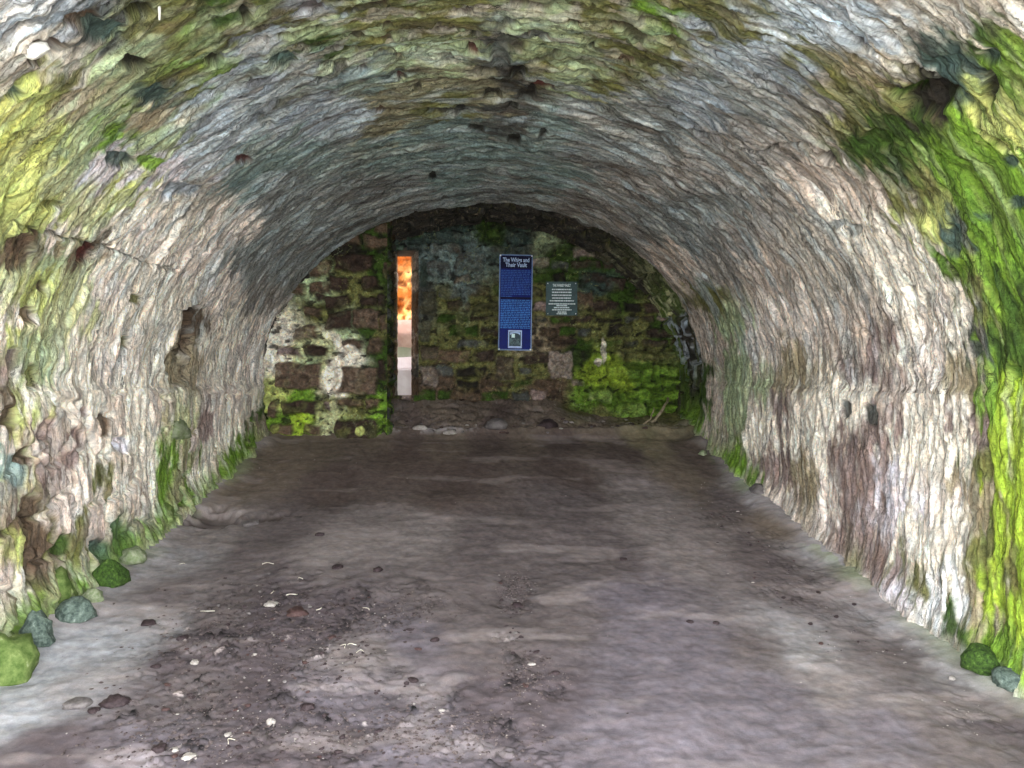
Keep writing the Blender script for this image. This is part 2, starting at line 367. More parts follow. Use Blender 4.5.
# pitted, lichen-blotched crown near the mouth
crn = ss(1.45, .7, np.abs(S + .1)) * ss(5.0, 3.8, Yg)
bl = fbm(Sf * 3.2, Yf * 6, 5, off=280.); bl2 = fbm(Sf * 5, Yf * 8, 4, off=285.)
C = mix(C, PAL['palegreen'] * .95, crn * ss(.05, .3, bl) * .7); C = mix(C, PAL['lgrey'] * .9, crn * ss(.12, .35, bl2) * .6)
pit = crn * ss(.17, .36, fbm(Sf * 7, Yf * 12, 4, off=290.) + .15 * bl)
D = D - .03 * pit; C = mix(C, PAL['dark'] + PAL['redbrown'] * .2, pit * .85)
# rubble tints
stc = PAL['mauve'][None, None] * (.5 + 1.3 * iR[..., None]) * (.9, .88, .88) + (iR[..., None] ** 2) * np.array(PAL['tan']) * .25
mort = PAL['cream'] * .9
greenish = fbm(Sf * 1.2, Yf * 1.5, 4, off=300.)
C = mix(C, stc, exL * stone * .62)
mo = np.where((greenish > -.02)[..., None], PAL['olive'] * .8, PAL['dgrey'] * .6)
band = mo * .8 * (1 - stone[..., None]) + stone[..., None] * (PAL['sdark'] * (.25 + .9 * iR[..., None]) + PAL['dteal'] * .12)
vn = fbm(Sf * 5, Yf * 9, 4, off=315.)
band = mix(band, PAL['tan'] * .8, ss(.05, .0, np.abs(vn)) * .6); band = mix(band, PAL['dark'] * .5, ss(.12, .3, fbm(Sf * 4, Yf * 12, 4, off=317.)) * .85)
up = ss(.35, .9, (Z - SP) / H)
rb = ss(.3, .9, X) * (1 - up)
gx = np.clip(rb * ss(-.35, .25, greenish), 0, 1)[..., None]
band = band * (1 - gx * .7) + gx * .7 * (PAL['green'] * .8 * (1 - wallm[..., None] * .2))
C = mix(C, band, farb * .95)
tq = ss(-.02, .2, fbm(Sf * 5, Yf * 6, 4, off=310.)) * farb * rb * ss(-.1, .5, Z - SP)
C = mix(C, np.where((Z - SP > .75)[..., None], PAL['cgreen'], PAL['bluegrey'] * 1.35), tq * .85)  # bright flecks painted as lit stone on the band's right side

# exposed stones, sockets and lost patches: px, py, half width, half height (of the photo), depth in cm, tint
HOLES = """44,50 18 11 10 redbrown;80,17 16 6 4 brown;145,18 16 7 8 dark;155,96 14 12 1 dteal;243,158 11 6 4 redbrown;134,64 16 6 5 dark;215,61 9 6 5 dark
247,18 6 5 4 dark;46,288 6 7 4 brown;29,316 9 9 6 brown;135,299 7 7 4 olive;125,342 8 8 5 olive;88,255 9 10 4 redbrown;18,249 16 22 3 brown
60,252 7 12 2 tan;39,377 7 12 4 olive;15,363 8 18 3 mauve;7,416 9 10 5 brown;400,62 7 5 5 redbrown;363,68 8 4 4 brown;402,78 6 4 4 redbrown
418,87 5 4 4 dark;438,25 5 3 3 dark;477,35 6 3 4 dark;473,52 7 3 4 redbrown;540,35 10 5 3 dgrey;587,47 7 3 3 dark;500,55 11 9 3 dgrey
518,73 7 8 5 dark;515,137 6 4 4 dark;477,128 6 3 3 dark;433,176 3 3 3 dark;403,39 6 3 3 dark;488,68 8 3 4 dark;527,97 8 5 4 dark;493,95 9 4 4 dark
513,106 7 4 4 dark;540,88 10 3 4 redbrown;510,22 9 6 3 dgrey;544,130 6 4 3 dark;390,112 14 3 3 brown;450,110 20 3 3 dark;625,62 10 4 3 brown
854,52 7 4 3 dark;944,66 17 8 2 dteal;924,101 18 14 8 dark;822,163 8 6 9 dark;984,92 7 16 5 dark;834,226 9 5 2 grey;850,233 8 6 2 grey;902,95 12 6 5 dgreen
875,142 12 8 3 dgreen;958,242 7 22 3 dteal;1005,165 9 6 1 dteal;1012,205 8 7 2 dteal;1015,372 8 14 3 dgreen;975,350 9 12 1 dgrey;987,60 14 12 3 dteal
120,160 12 6 3 dteal;60,150 8 6 1 palegreen;185,190 16 8 2 bluegrey;285,60 14 8 2 dteal;320,75 8 5 3 dgrey;265,120 8 5 2 grey;105,32 18 9 2 dteal
12,92 12 7 4 dteal;50,205 14 5 3 olive;150,160 10 5 1 green;186,330 7 22 9 brown;178,368 9 14 9 tan;196,308 6 5 7 dark;850,410 5 9 2 dgrey;874,415 6 9 2 dgrey
970,408 6 10 2 brown;45,430 9 14 2 mauve;75,440 7 16 2 mauve;103,425 4 12 2 brown;67,412 5 7 2 brown;85,412 4 8 2 mauve;28,510 8 14 3 brown;35,560 12 30 2 brown
70,460 7 14 2 mauve;120,445 5 8 2 lilac;205,425 8 15 1 mauve;113,540 6 20 3 dteal;95,555 5 14 3 dteal;60,545 6 10 3 dgreen;12,470 9 16 1 teal;22,455 6 8 2 brown"""
for e in HOLES.replace('\n', ';').split(';'):
    a, hw, hh, dp, nm = e.split(); x, y = map(float, a.split(',')); hw, hh, dp = float(hw), float(hh), float(dp) / 100
    s0, Y0 = hit_vault(x, y)
    # local frame: how the photo's axes map onto the surface
    sx, Yx = hit_vault(x + 2, y); sy, Yy = hit_vault(x, y + 2)
    J = np.array([[(sx - s0) / 2, (sy - s0) / 2], [(Yx - Y0) / 2, (Yy - Y0) / 2]])
    if abs(np.linalg.det(J)) < 1e-7: continue
    Ji = np.linalg.inv(J)
    ds = Sf - s0; dY = Yf - Y0
    R = 3.5 * max(hw, hh)
    sel = (np.abs(dY) < R * np.abs(J[1]).sum() + .1) & (np.abs(ds) < R * np.abs(J[0]).sum() + .1)
    if not sel.any(): continue
    u = (Ji[0, 0] * ds[sel] + Ji[0, 1] * dY[sel]) / hw; v = (Ji[1, 0] * ds[sel] + Ji[1, 1] * dY[sel]) / hh
    r = (np.abs(u) ** 2.6 + np.abs(v) ** 2.6) ** (1 / 2.6) + .7 * w1[sel] + .25 * st2[sel] + .12 * nC[sel]
    k = ss(1.12, .78, r)
    D[sel] -= dp * k * (1 + .5 * nC[sel])
    C[sel] = mix(C[sel], PAL[nm] * (1 + .4 * nC[sel] + .3 * nB[sel])[..., None], k * .92)
# the white stone left in the big socket
# cracks
CR = ["13,220 40,232 95,243 143,262 176,270", "892,311 905,343 909,372 913,398", "831,67 850,95 884,143 905,185 917,213 940,253 951,262 967,314 987,363",
      "844,30 862,45 900,62 935,80 965,105 980,130 1000,150", "824,275 838,302 856,327 869,337", "870,200 892,245 900,270", "720,225 750,262 770,300",
      "985,400 990,450 986,520 984,600", "60,220 58,250", "95,243 93,262", "700,190 740,228", "640,115 700,135 760,150 800,150"]
for c in CR:
    pts = []
    q = [tuple(map(float, t.split(','))) for t in c.split()]
    for (x0, y0), (x1, y1) in zip(q[:-1], q[1:]):
        for t in np.linspace(0, 1, 14)[:-1]: pts.append((x0 + (x1 - x0) * t, y0 + (y1 - y0) * t))
    pts.append(q[-1]); hv = np.array([hit_vault(x, y) for x, y in pts])
    sel = (Sf > hv[:, 0].min() - .15) & (Sf < hv[:, 0].max() + .15) & (Yf > hv[:, 1].min() - .15) & (Yf < hv[:, 1].max() + .15)
    u = Sf[sel] + .03 * nB[sel] + .02 * nC[sel]; v = Yf[sel] + .02 * st2[sel] + .006 * nC[sel]
    dm = np.full(u.shape, 9., np.float32)
    for (a0, b0), (a1, b1) in zip(hv[:-1], hv[1:]):
        L2 = (a1 - a0) ** 2 + (b1 - b0) ** 2 + 1e-9
        t = np.clip(((u - a0) * (a1 - a0) + (v - b0) * (b1 - b0)) / L2, 0, 1)
        dm = np.minimum(dm, np.hypot(u - a0 - t * (a1 - a0), v - b0 - t * (b1 - b0)))
    k = ss(.014, .003, dm)
    D[sel] -= .035 * k
    C[sel] = mix(C[sel], PAL['dark'] * .7, k * .8)
# moss creeping up from the floor
mz = ss(.34, .02, base + .16 * fbm(Sf * 0 + 1, Yf * 3.2, 4, off=330.) + .05 * nB) * wallm
nearg = ss(-.2, .25, fbm(Sf * 0 + 2, Yf * 1.6, 3, off=340.) + .25 * leftm + .3 * ss(6, 8, Yg) - .35 * (1 - leftm) * ss(7, 6, Yg))
C = mix(C, PAL['green'] * .75 + PAL['dgreen'] * .3, mz * nearg * .75)
D = D + .02 * mz * nearg * (1 + nB)
# limewashed skirting on the right
sk = ss(.10, .03, base + .04 * fbm(Sf * 0 + 4, Yf * 6, 3, off=350.)) * wallm * (1 - nearg * .5)
C = mix(C, PAL['lgrey'], sk * .6)

Pt = np.stack([X + NX * D, Yg, Z + NZ * D], -1)
UV = np.stack([S, Yg], -1)
def cut(a, b): return (slice(None), slice(a, b))
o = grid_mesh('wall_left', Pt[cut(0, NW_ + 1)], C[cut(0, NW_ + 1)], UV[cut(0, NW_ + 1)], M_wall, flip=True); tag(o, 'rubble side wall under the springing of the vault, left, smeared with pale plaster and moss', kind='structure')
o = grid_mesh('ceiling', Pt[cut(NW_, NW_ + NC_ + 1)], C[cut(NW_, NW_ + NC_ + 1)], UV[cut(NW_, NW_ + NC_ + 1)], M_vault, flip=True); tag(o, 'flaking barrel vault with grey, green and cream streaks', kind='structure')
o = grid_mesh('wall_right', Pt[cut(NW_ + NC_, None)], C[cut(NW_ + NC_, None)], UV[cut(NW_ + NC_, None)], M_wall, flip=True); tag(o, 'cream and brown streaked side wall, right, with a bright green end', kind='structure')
SURF = {}
_v = Pt - np.array([0, 0, CAMZ]); _l = np.linalg.norm(_v, axis=-1)
for q_ in ((39, 49), (159, 5)):
    dd = ray(*q_); dd = dd / np.linalg.norm(dd); k_ = np.argmax(np.where(Yg > .6, _v @ dd / _l, -1)); SURF[q_] = Pt.reshape(-1, 3)[k_].copy()
del _v, _l
del S, X, Z, NX, NZ, SP, Pt, UV, C, D

# ------------------------------------------------------------------ MASONRY walls at the far end
def stones_field(U, V, rects, rnd, wob, noise):
    "height 0..1 and id of the stones: rects = (cu, cv, hu, hv)"
    h = np.zeros(U.shape, np.float32); idn = np.zeros(U.shape, np.float32); kid = np.full(U.shape, -1, np.int32)
    for k, (cu, cv, hu, hv) in enumerate(rects):
        sel = (np.abs(U - cu) < hu + .06) & (np.abs(V - cv) < hv + .06)
        if not sel.any(): continue
        dx = np.maximum(np.abs(U[sel] - cu + wob[sel] * .05) - hu + .03, 0); dy = np.maximum(np.abs(V[sel] - cv + noise[sel] * .05) - hv + .03, 0)
        d = np.hypot(dx, dy)
        q = ss(.035, .006, d)
        m = q > h[sel]
        hs = h[sel]; hs[m] = q[m]; h[sel] = hs
        ii = idn[sel]; ii[m] = rnd[k % len(rnd)]; idn[sel] = ii; ki = kid[sel]; ki[m] = k; kid[sel] = ki
    return h, idn, kid
def courses(u0, u1, v0, v1, ch=(.12, .22), cw=(.16, .42), seed=1, skip=(), gap=.018):
    R = random.Random(seed); out = []; v = v0
    while v < v1:
        h = R.uniform(*ch); u = u0 - R.uniform(0, .3)
        while u < u1:
            w = R.uniform(*cw); hh = h * R.uniform(.72, 1)
            c = (u + w / 2, v + h / 2 + R.uniform(-.015, .015), w / 2 - gap / 2, hh / 2 - gap / 2)
            if not any(abs(c[0] - s[0]) < c[2] * .6 + s[2] and abs(c[1] - s[1]) < c[3] * .6 + s[3] for s in skip): out.append(c)
            u += w
        v += h
    return out
def masonry(name, u0, u1, v0, v1, du, pos, nrm, rects, cps, stone_cols, keepf=None, relief=.06, flip=False, label='', fade=None, mossf=None, off=0., pale=(), cov=.75, own={}):
    nu = int((u1 - u0) / du) + 1; nv = int((v1 - v0) / du) + 1
    U, V = np.meshgrid(np.linspace(u0, u1, nu), np.linspace(v0, v1, nv), indexing='ij')
    U = U.astype(np.float32); V = V.astype(np.float32)
    n1 = fbm(U * 4, V * 4, 4, off=off + 5.); n2 = fbm(U * 4, V * 4, 4, off=off + 25.); n3 = fbm(U * 16, V * 16, 4, off=off + 45.)
    rnd = np.random.default_rng(int(off) + 3).random(500)
    h, idn, kid = stones_field(U, V, rects, rnd, n1, n2)
    d = relief * (h - .5) + .02 * n3 + .03 * n1 + relief * .5 * (idn - .5) * h
    C = cp_colour(cps, U + .08 * n1 + .02 * n3, V + .08 * n2 + .03 * n3, eps=.002, pw=2.6)
    C = C * (1 + .5 * n3 + .25 * n1)[..., None]
    sc = np.array([PAL[c] for c in stone_cols])
    si = sc[(idn * 997).astype(int) % len(sc)] * (.65 + .6 * ((idn * 31) % 1))[..., None] * (1 + .5 * n3)[..., None]
    for k_, cn in own.items():
        si[kid == k_] = PAL[cn] * (1 + .45 * n3[kid == k_] + .3 * n1[kid == k_])[..., None]
    # moss and lime over the stones, patchy
    cv = ss(-.05, .35, fbm(U * 5, V * 5, 4, off=off + 65.) + .15 * n3)
    mm = h * (1 - cov * cv * np.where(np.isin(kid, list(own)), .35, 1))
    if mossf is not None: mm = mm * (1 - mossf(U, V, n1))
    C = mix(C, si, mm)
    # thin veins of lichen and lime, dark sunk blots, mostly in open joints
    vn = fbm(U * 7, V * 8, 5, off=off + 75.); vg = ss(-.1, .3, fbm(U * 2.2, V * 2.2, 3, off=off + 85.))
    C = mix(C, np.where((n2 > .05)[..., None], PAL['palegreen'], PAL['ygreen']) * .9, ss(.035, .0, np.abs(vn)) * (1 - .6 * h) * vg * .75)
    dj = ss(.18, .4, fbm(U * 9, V * 13, 4, off=off + 95.)) * (1 - h * .7)
    C = mix(C, PAL['dark'] * .6, dj * .85); d = d - .025 * dj
    for (pu, pv, ru, rv, cn) in pale:
        r = np.hypot((U - pu) / ru + .5 * n1, (V - pv) / rv + .5 * n2)
        C = mix(C, PAL[cn] * (1 + .3 * n3)[..., None], ss(1.1, .75, r) * .9)
    if mossf is not None: C = C * (1 - .62 * (1 - h) * mossf(U, V, n1))[..., None]
    if fade is not None: d = d * fade(U, V)
    base = pos(U, V)
    P = base + nrm * d[..., None]
    keep = None
    if keepf is not None:
        uc = (U[:-1, :-1] + U[1:, 1:]) / 2; vc = (V[:-1, :-1] + V[1:, 1:]) / 2; keep = keepf(uc, vc)
    o = grid_mesh(name, P, C, np.stack([U, V], -1), M_masonry, keep=keep, flip=flip)
    tag(o, label, kind='structure')
    return o
# end wall, seen at Y = YE
SLX0, SLX1 = -1.10, -.797
SLZ0 = 1.56; SLZ1 = hit_y(404, 251, YE + .05)[1]
def P2(x, y, Y=YE): return hit_y(x, y, Y)
ECP = [(*P2(x, y), n) for x, y, n in parse("""430,230 dteal;460,235 dteal;440,260 teal;470,250 teal;465,290 teal;450,300 olive;480,300 olive;420,300 dgrey;430,350 olive;440,380 brown
470,370 olive;490,390 brown;420,390 brown;510,380 olive;540,370 olive;550,390 brown;490,230 dgreen;520,240 dteal;545,240 palegreen;560,225 dgreen;580,240 dgreen;600,260 dgreen
620,300 dgreen;640,320 olive;600,310 olive;590,330 olive;560,335 brown;540,340 tan;580,350 dgreen;600,370 lime;620,380 lime;640,370 green;655,390 green;610,400 green;590,400 green
650,350 olive;660,330 dgreen;630,350 olive;560,260 dgreen;600,285 dteal;500,215 dark;450,215 dark;560,212 dark;480,400 brown;530,400 brown;640,410 green;600,415 olive;480,340 olive;540,300 olive""")]
quoin = []
for (y0, y1, xr, nm) in ((258, 290, 428, 0), (292, 316, 436, 0), (318, 342, 433, 0), (344, 362, 441, 0), (364, 388, 438, 0)):
    xa, za = P2(413, y1); xb, zb = P2(xr, y0); xa = SLX1 + .0
    quoin.append(((xa + xb) / 2 + .005, (za + zb) / 2, (xb - xa) / 2 - .008, (zb - za) / 2 - .008))
for x, y, w, h in ((561, 366, 26, 30), (505, 368, 22, 22), (470, 262, 30, 18), (438, 268, 26, 14), (438, 237, 36, 12), (620, 330, 26, 14), (600, 395, 24, 14), (640, 395, 24, 12), (615, 285, 22, 16), (585, 300, 18, 18)):
    cx, cz = P2(x, y); quoin.append((cx, cz, w / 2 / F * YE, h / 2 / F * YE))
er = quoin + courses(-2.5, 2.6, 1.0, 3.8, ch=(.11, .2), cw=(.16, .42), seed=4, skip=quoin)
def inprof(U, V, m=.12):
    sp = float(spring(YE)); return np.where(V > sp, (U / (W + m)) ** 2 + ((V - sp) / (H + m)) ** 2 < 1, np.abs(U) < W + m)
masonry('wall_back', -2.45, 2.45, 1.1, 3.75, .0085, lambda U, V: np.stack([U, 0 * U + YE, V], -1), np.array([0, -1., 0], np.float32), er, ECP,
        ['brown', 'sdark', 'mauve', 'dark', 'sdark', 'dgreen', 'dgrey'],
        keepf=lambda u, v: inprof(u, v) & ~((u > SLX0) & (u < SLX1) & (v > SLZ0) & (v < SLZ1)), flip=False,
        fade=lambda U, V: ss(.0, .03, np.maximum(np.maximum(U - SLX1, SLX0 - U), np.maximum(V - SLZ1, SLZ0 - V))),
        mossf=lambda U, V, n: np.clip(ss(1.0, 1.35, U + .2 * n) * ss(2.35, 2.0, V + .25 * n) * .85 + .5 * ss(3.1, 3.4, V + .3 * n) + .35 * ss(-.45, -.2, U) * ss(.35, .05, U) * ss(2.4, 2.7, V), 0, 1),
        off=100., cov=.55, own={0: 'qteal', 1: 'qolive', 2: 'qolive', 3: 'qbrown', 4: 'qgrey', 5: 'qgrey', 6: 'qbrown'}, label='mossy rubble end wall with a slit window', pale=((*P2(604, 350), .035, .17, 'cream'), (*P2(598, 362), .05, .05, 'pink')))
# reveals of the slit window
def strip(name, pa, pb, z0, z1, off, cols, label):
    a = np.array(pa); b = np.array(pb); L = np.hypot(*(b - a)); nu = max(int(L / .012), 6)
    n = np.array([-(b - a)[1], (b - a)[0], 0]) / L
    rs = [(L / 2, z, L / 2 - .006, .125) for z in np.arange(z0 + .13, z1 + .2, .265)]
    cps = [(L / 2, z, c) for z, c in zip(np.linspace(z0, z1, len(cols)), cols)]
    return masonry(name, 0, L, z0, z1, .012, lambda U, V: np.stack([a[0] + (b - a)[0] * U / L, a[1] + (b - a)[1] * U / L, V], -1), n.astype(np.float32), rs, cps,
                   ['brown', 'dgrey', 'warmgrey'], relief=.015, off=off, label=label,
                   fade=lambda U, V: ss(0, .03, U) * ss(0, .03, L - U) * .6)
YO = YE + .45
XOL, XOR = hit_y(397.5, 300, YO)[0], hit_y(411.5, 300, YO)[0]
strip('window_1_jamb_right', (SLX1, YE), (XOR, YO), SLZ0 - .05, SLZ1 + .05, 400., ['brown', 'warmgrey', 'dgrey', 'dteal'], 'dressed stone reveal on the right of the slit window')
o = strip('window_1_jamb_left', (XOL, YO), (SLX0, YE), SLZ0 - .05, SLZ1 + .05, 430., ['olive', 'brown', 'dgreen', 'dark'], 'dark mossy reveal on the left of the slit window')
bm = bmesh.new()
box_bm(bm, SLX0 - .3, SLX1 + .35, YE + .12, YO, SLZ1, SLZ1 + .35, .01)
box_bm(bm, SLX0 - .3, SLX1 + .35, YE + .12, YO, SLZ0 - .35, SLZ0, .01)
box_bm(bm, SLX0 - .01, SLX1 + .01, YE + .004, YE + .13, SLZ1, SLZ1 + .03, 0)
box_bm(bm, SLX0 - .01, SLX1 + .01, YE + .004, YE + .13, SLZ0 - .03, SLZ0, 0)
M_sill = obj_mat('weathered_sandstone', (52, 46, 40), (84, 74, 64), 6, .85)
tag(from_bm('window_1', bm, M_sill), 'stone lintel and sill of the narrow slit window', kind='structure')
bm = bmesh.new()   # masonry either side of the slit, behind the face
box_bm(bm, SLX1 + .02, 2.5, YO - .1, YO, .9, 4.0, 0)
bm.faces.ensure_lookup_table()
box_bm(bm, -2.5, SLX0 - .05, YO - .1, YO, .9, 4.0, 0)
tag(from_bm('wall_back_core', bm, M_sill), 'outer core of the end wall', kind='structure')

# pier beside the slit: front face at YV, side face running back to the end wall
PX = hit_y(387, 400, YV)[0]
def P8(x, y): return hit_y(x, y, YV)
ps = []
for x, y, w, h in ((354, 262, 42, 18), (340, 284, 21, 15), (370, 284, 17, 13), (336, 301, 26, 13), (367, 301, 18, 11), (340, 320, 28, 20), (367, 319, 28, 20), (299, 376, 46, 28),
                   (356, 381, 42, 28), (299, 408, 36, 15), (356, 429, 42, 22), (305, 333, 28, 15), (352, 345, 20, 10), (376, 345, 18, 16), (315, 350, 22, 12), (290, 352, 22, 10),
                   (330, 362, 12, 8), (379, 300, 10, 14), (380, 370, 10, 26), (330, 405, 16, 12), (350, 404, 24, 10), (372, 404, 18, 12), (272, 410, 12, 18), (312, 312, 20, 12), (320, 296, 12, 8), (384, 322, 8, 18), (282, 431, 22, 12), (312, 430, 16, 12)):
    cx, cz = P8(x, y); ps.append((cx, cz, w / 2 / F * YV, h / 2 / F * YV))
PCP = [(*P8(x, y), n) for x, y, n in parse("""335,370 cream;345,352 cream;287,340 cream;275,360 cream;300,425 lime;275,420 green;285,440 lime;340,432 lime;330,425 cgreen;365,330 dgreen;382,330 olive
375,400 green;385,420 green;320,290 palegreen;345,332 palegreen;355,292 olive;350,272 olive;385,270 dgreen;375,250 dgreen;345,248 dark;330,400 olive;335,390 cream;325,345 cgreen
300,345 cgreen;320,365 cgreen;380,380 dgreen;385,350 dgreen;270,400 ygreen;300,395 green;360,405 olive;320,310 olive;335,340 cream;337,440 cream;310,360 palegreen;280,395 ygreen""")]
masonry('wall_pier', -2.45, PX, .95, 3.75, .0075, lambda U, V: np.stack([U, 0 * U + YV, V], -1), np.array([0, -1., 0], np.float32), ps + courses(-2.5, PX, 2.6, 3.8, seed=9, skip=ps), PCP,
        ['brown', 'brown', 'sdark', 'mauve', 'brown', 'sdark'], keepf=lambda u, v: inprof(u, v, .03), off=500., relief=.08, cov=.35, own={0: 'qdark', 1: 'qdark', 2: 'qdark', 3: 'qdark', 4: 'qdark', 5: 'qdark', 6: 'qpier', 7: 'qpier', 8: 'qpier', 9: 'qdark', 10: 'qdark', 11: 'qpier', 12: 'qpier', 14: 'qdark', 18: 'qdark'},
        label='rubble pier beside the slit window, green at its foot',
        fade=lambda U, V: ss(0, .04, PX - U) * .9 + .1,
        pale=((*P8(337, 372), .06, .22, 'cream'), (*P8(350, 350), .10, .05, 'cream'), (*P8(360, 431), .05, .06, 'ygreen'), (*P8(333, 412), .04, .22, 'cgreen')))
SCP = [(.1, 1.2, 'green'), (.7, 1.3, 'green'), (.2, 1.7, 'olive'), (.8, 1.8, 'dgreen'), (.3, 2.2, 'dgreen'), (.9, 2.4, 'olive'), (.3, 2.8, 'dgreen'), (1., 3.0, 'dark'), (.4, 3.3, 'dgreen')]
LS = YE - YV
masonry('wall_pier_side', 0, LS, .95, 3.75, .012, lambda U, V: np.stack([PX + (SLX0 - PX) * U / LS, YV + U, V], -1), np.array([1., 0, 0], np.float32), courses(0, LS, .95, 3.8, seed=12), SCP,
        ['brown', 'dark', 'dgrey'], off=600., flip=False, label='dark mossy flank of the pier leading to the slit window', relief=.05,
        fade=lambda U, V: ss(0, .04, U) * ss(0, .05, LS - U))

# ------------------------------------------------------------------ FLOOR
FPAL = dict(fbrown=(118,102,96), fdark=(92,78,72), fmid=(132,120,120), fpurp=(136,126,134), flight=(166,154,152), fpale=(186,180,182), fpalest=(206,206,212), fgrav=(112,100,104), ftan=(146,130,116))  # floor tones, the palest beside the left wall
for k, v in FPAL.items(): PAL[k] = lin(v)
FCP = []
for x, y, n in parse("""480,450 fbrown;400,455 fbrown;560,445 fbrown;620,455 fbrown;300,460 ftan;250,480 ftan;330,490 fbrown;450,490 fbrown;560,500 fmid;420,535 flight;340,545 flight;300,520 fmid;250,550 fmid
480,545 fmid;640,490 flight;660,520 flight;700,550 flight;690,480 ftan;720,500 fmid;760,560 fmid;780,530 ftan;800,590 fmid;600,560 fmid;640,600 fpurp;560,620 fmid;500,650 fmid;440,600 fmid
400,640 fpurp;360,660 flight;340,690 fpurp;280,600 fgrav;330,620 fgrav;220,610 fmid;200,650 fgrav;250,690 fgrav;170,560 fpale;130,620 fpale;100,640 flime;40,680 flime;20,720 flime;80,680 fpale
160,600 fmid;60,745 fgrav;150,740 fpurp;300,740 fgrav;420,740 fpurp;500,700 fgrav;550,690 fgrav;600,720 fpurp;700,700 fpurp;760,650 fmid;800,650 fpale;840,690 flight;780,700 fpurp
880,720 fpurp;960,740 fmid;980,710 fgrav;900,660 fmid;860,590 flight;900,620 fpale;930,655 fpale;960,670 fpale;820,560 fpale;780,510 flight;760,500 fpale;700,640 fpurp;620,660 fpurp
200,540 flight;190,700 fmid;240,470 ftan;700,460 fbrown;560,470 fbrown;390,430 ftan;460,425 ftan;520,430 ftan;600,430 ftan;660,430 tan;450,415 ftan;500,418 fbrown;430,405 ftan
550,415 ftan;600,422 ftan;640,425 olive;480,400 ftan;540,402 ftan;580,412 olive;640,430 tan;410,420 fbrown;670,420 olive"""):
    p = hit_floor(x, y); FCP.append((p[0] / W, math.log(max(p[1], .5)), n))
fy = np.concatenate([np.linspace(YM - .1, 2.1, 50), np.exp(np.linspace(math.log(2.15), math.log(YE + .1), 640))])
fx = np.linspace(-2.42, 2.42, 620)
Yh, Xh = np.meshgrid(fy, fx, indexing='ij'); Yh = Yh.astype(np.float32); Xh = Xh.astype(np.float32)
n1 = fbm(Xh * 1.5, Yh * 1.5, 4, off=700.); n2 = fbm(Xh * 1.5, Yh * 1.5, 4, off=720.); n3 = fbm(Xh * 9, Yh * 9, 4, off=740.); n4 = fbm(Xh * 32, Yh * 32, 3, off=760.)
Zh = floor_base(Xh, Yh) + .022 * n1 + .006 * n3
def fblob(pts, r):
    "1 near a set of photo points on the floor, radius in metres"
    k = np.zeros(Xh.shape, np.float32)
    for x, y, q in pts:
        p = hit_floor(x, y); k = np.maximum(k, ss(1.25, .35, np.hypot((Xh - p[0]), (Yh - p[1]) * .8) / (q * r) + .6 * n3 + .4 * n2))
    return k
grav = fblob([(270, 600, 1), (320, 625, 1), (360, 610, .8), (230, 640, 1), (290, 655, .9), (200, 690, .9), (260, 720, .8), (150, 700, .6), (330, 720, .8), (420, 720, .7), (480, 735, .7), (370, 745, .8), (400, 600, .6), (180, 750, .8)], .42)
grav2 = fblob([(510, 580, 1), (515, 605, 1), (520, 660, 1), (528, 680, 1.3), (560, 690, 1), (515, 590, 1.), (500, 640, .7)], .09)
grav3 = fblob([(760, 540, 1), (800, 570, 1), (780, 590, 1), (720, 520, .8), (850, 620, .8), (985, 720, 1)], .22) * .5
farr = ss(8.12, 8.3, Yh)
gv = np.clip(grav + grav2 + grav3 + farr * .7, 0, 1)
d1, d2, gid = worley(Xh * 26 + n3, Yh * 20 + n4, 5)
peb = ss(.42, .2, d1) * ((gid % 5) < 2)
d1b, d2b, gid2 = worley(Xh * 11 + n3, Yh * 8 + n4, 55)
peb2 = ss(.45, .25, d1b) * ((gid2 % 4) < 1)
Zh = Zh + gv * (.006 * peb + .012 * peb2 + .004 * n4 - .006)
Zh = Zh + farr * (.05 * fbm(Xh * 3.5, Yh * 5, 4, off=790.) + .02 * n3)
Zh = Zh + .06 * ss(.30, .0, W - np.abs(Xh) + .16 * n2)
# the lip where the trodden floor meets the rubble bank
Zh = Zh + .03 * np.exp(-((Yh - 8.2 - .05 * n2) / .05) ** 2)
# hollow scraped out on the left
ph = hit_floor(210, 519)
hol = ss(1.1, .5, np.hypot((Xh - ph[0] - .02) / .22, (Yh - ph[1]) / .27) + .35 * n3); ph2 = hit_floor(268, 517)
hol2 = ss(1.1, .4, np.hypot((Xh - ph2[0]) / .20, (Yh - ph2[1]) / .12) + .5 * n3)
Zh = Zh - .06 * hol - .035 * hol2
CF = cp_colour(FCP, Xh / W + .06 * n1 + .02 * n3, np.log(np.maximum(Yh, .8)) + .04 * n2 + .015 * n3, eps=.002, pw=2.4)
CF = CF * (.60 + .15 * n3 + .14 * n1 + .15 * n4)[..., None]
CF = CF * (1 - gv * .55 * peb * ((gid % 3) > 0) - gv * .5 * peb2 - gv * .12 + farr * .4)[..., None]
CF = mix(CF, PAL['flight'] * 1.2, gv * peb * ((gid % 23) == 7) * .9)

edge = ss(.22, .02, W - np.abs(Xh) + .12 * n2)
CF = mix(CF, np.where((n1 > -.1)[..., None], PAL['fpale'], PAL['palegreen']), edge * .55 * ss(8.2, 7.5, Yh))
CF = mix(CF, PAL['fdark'] * .5, np.clip(hol * .8 + hol2 * .6, 0, 1))  # shade inside the scraped hollows painted into the floor colour
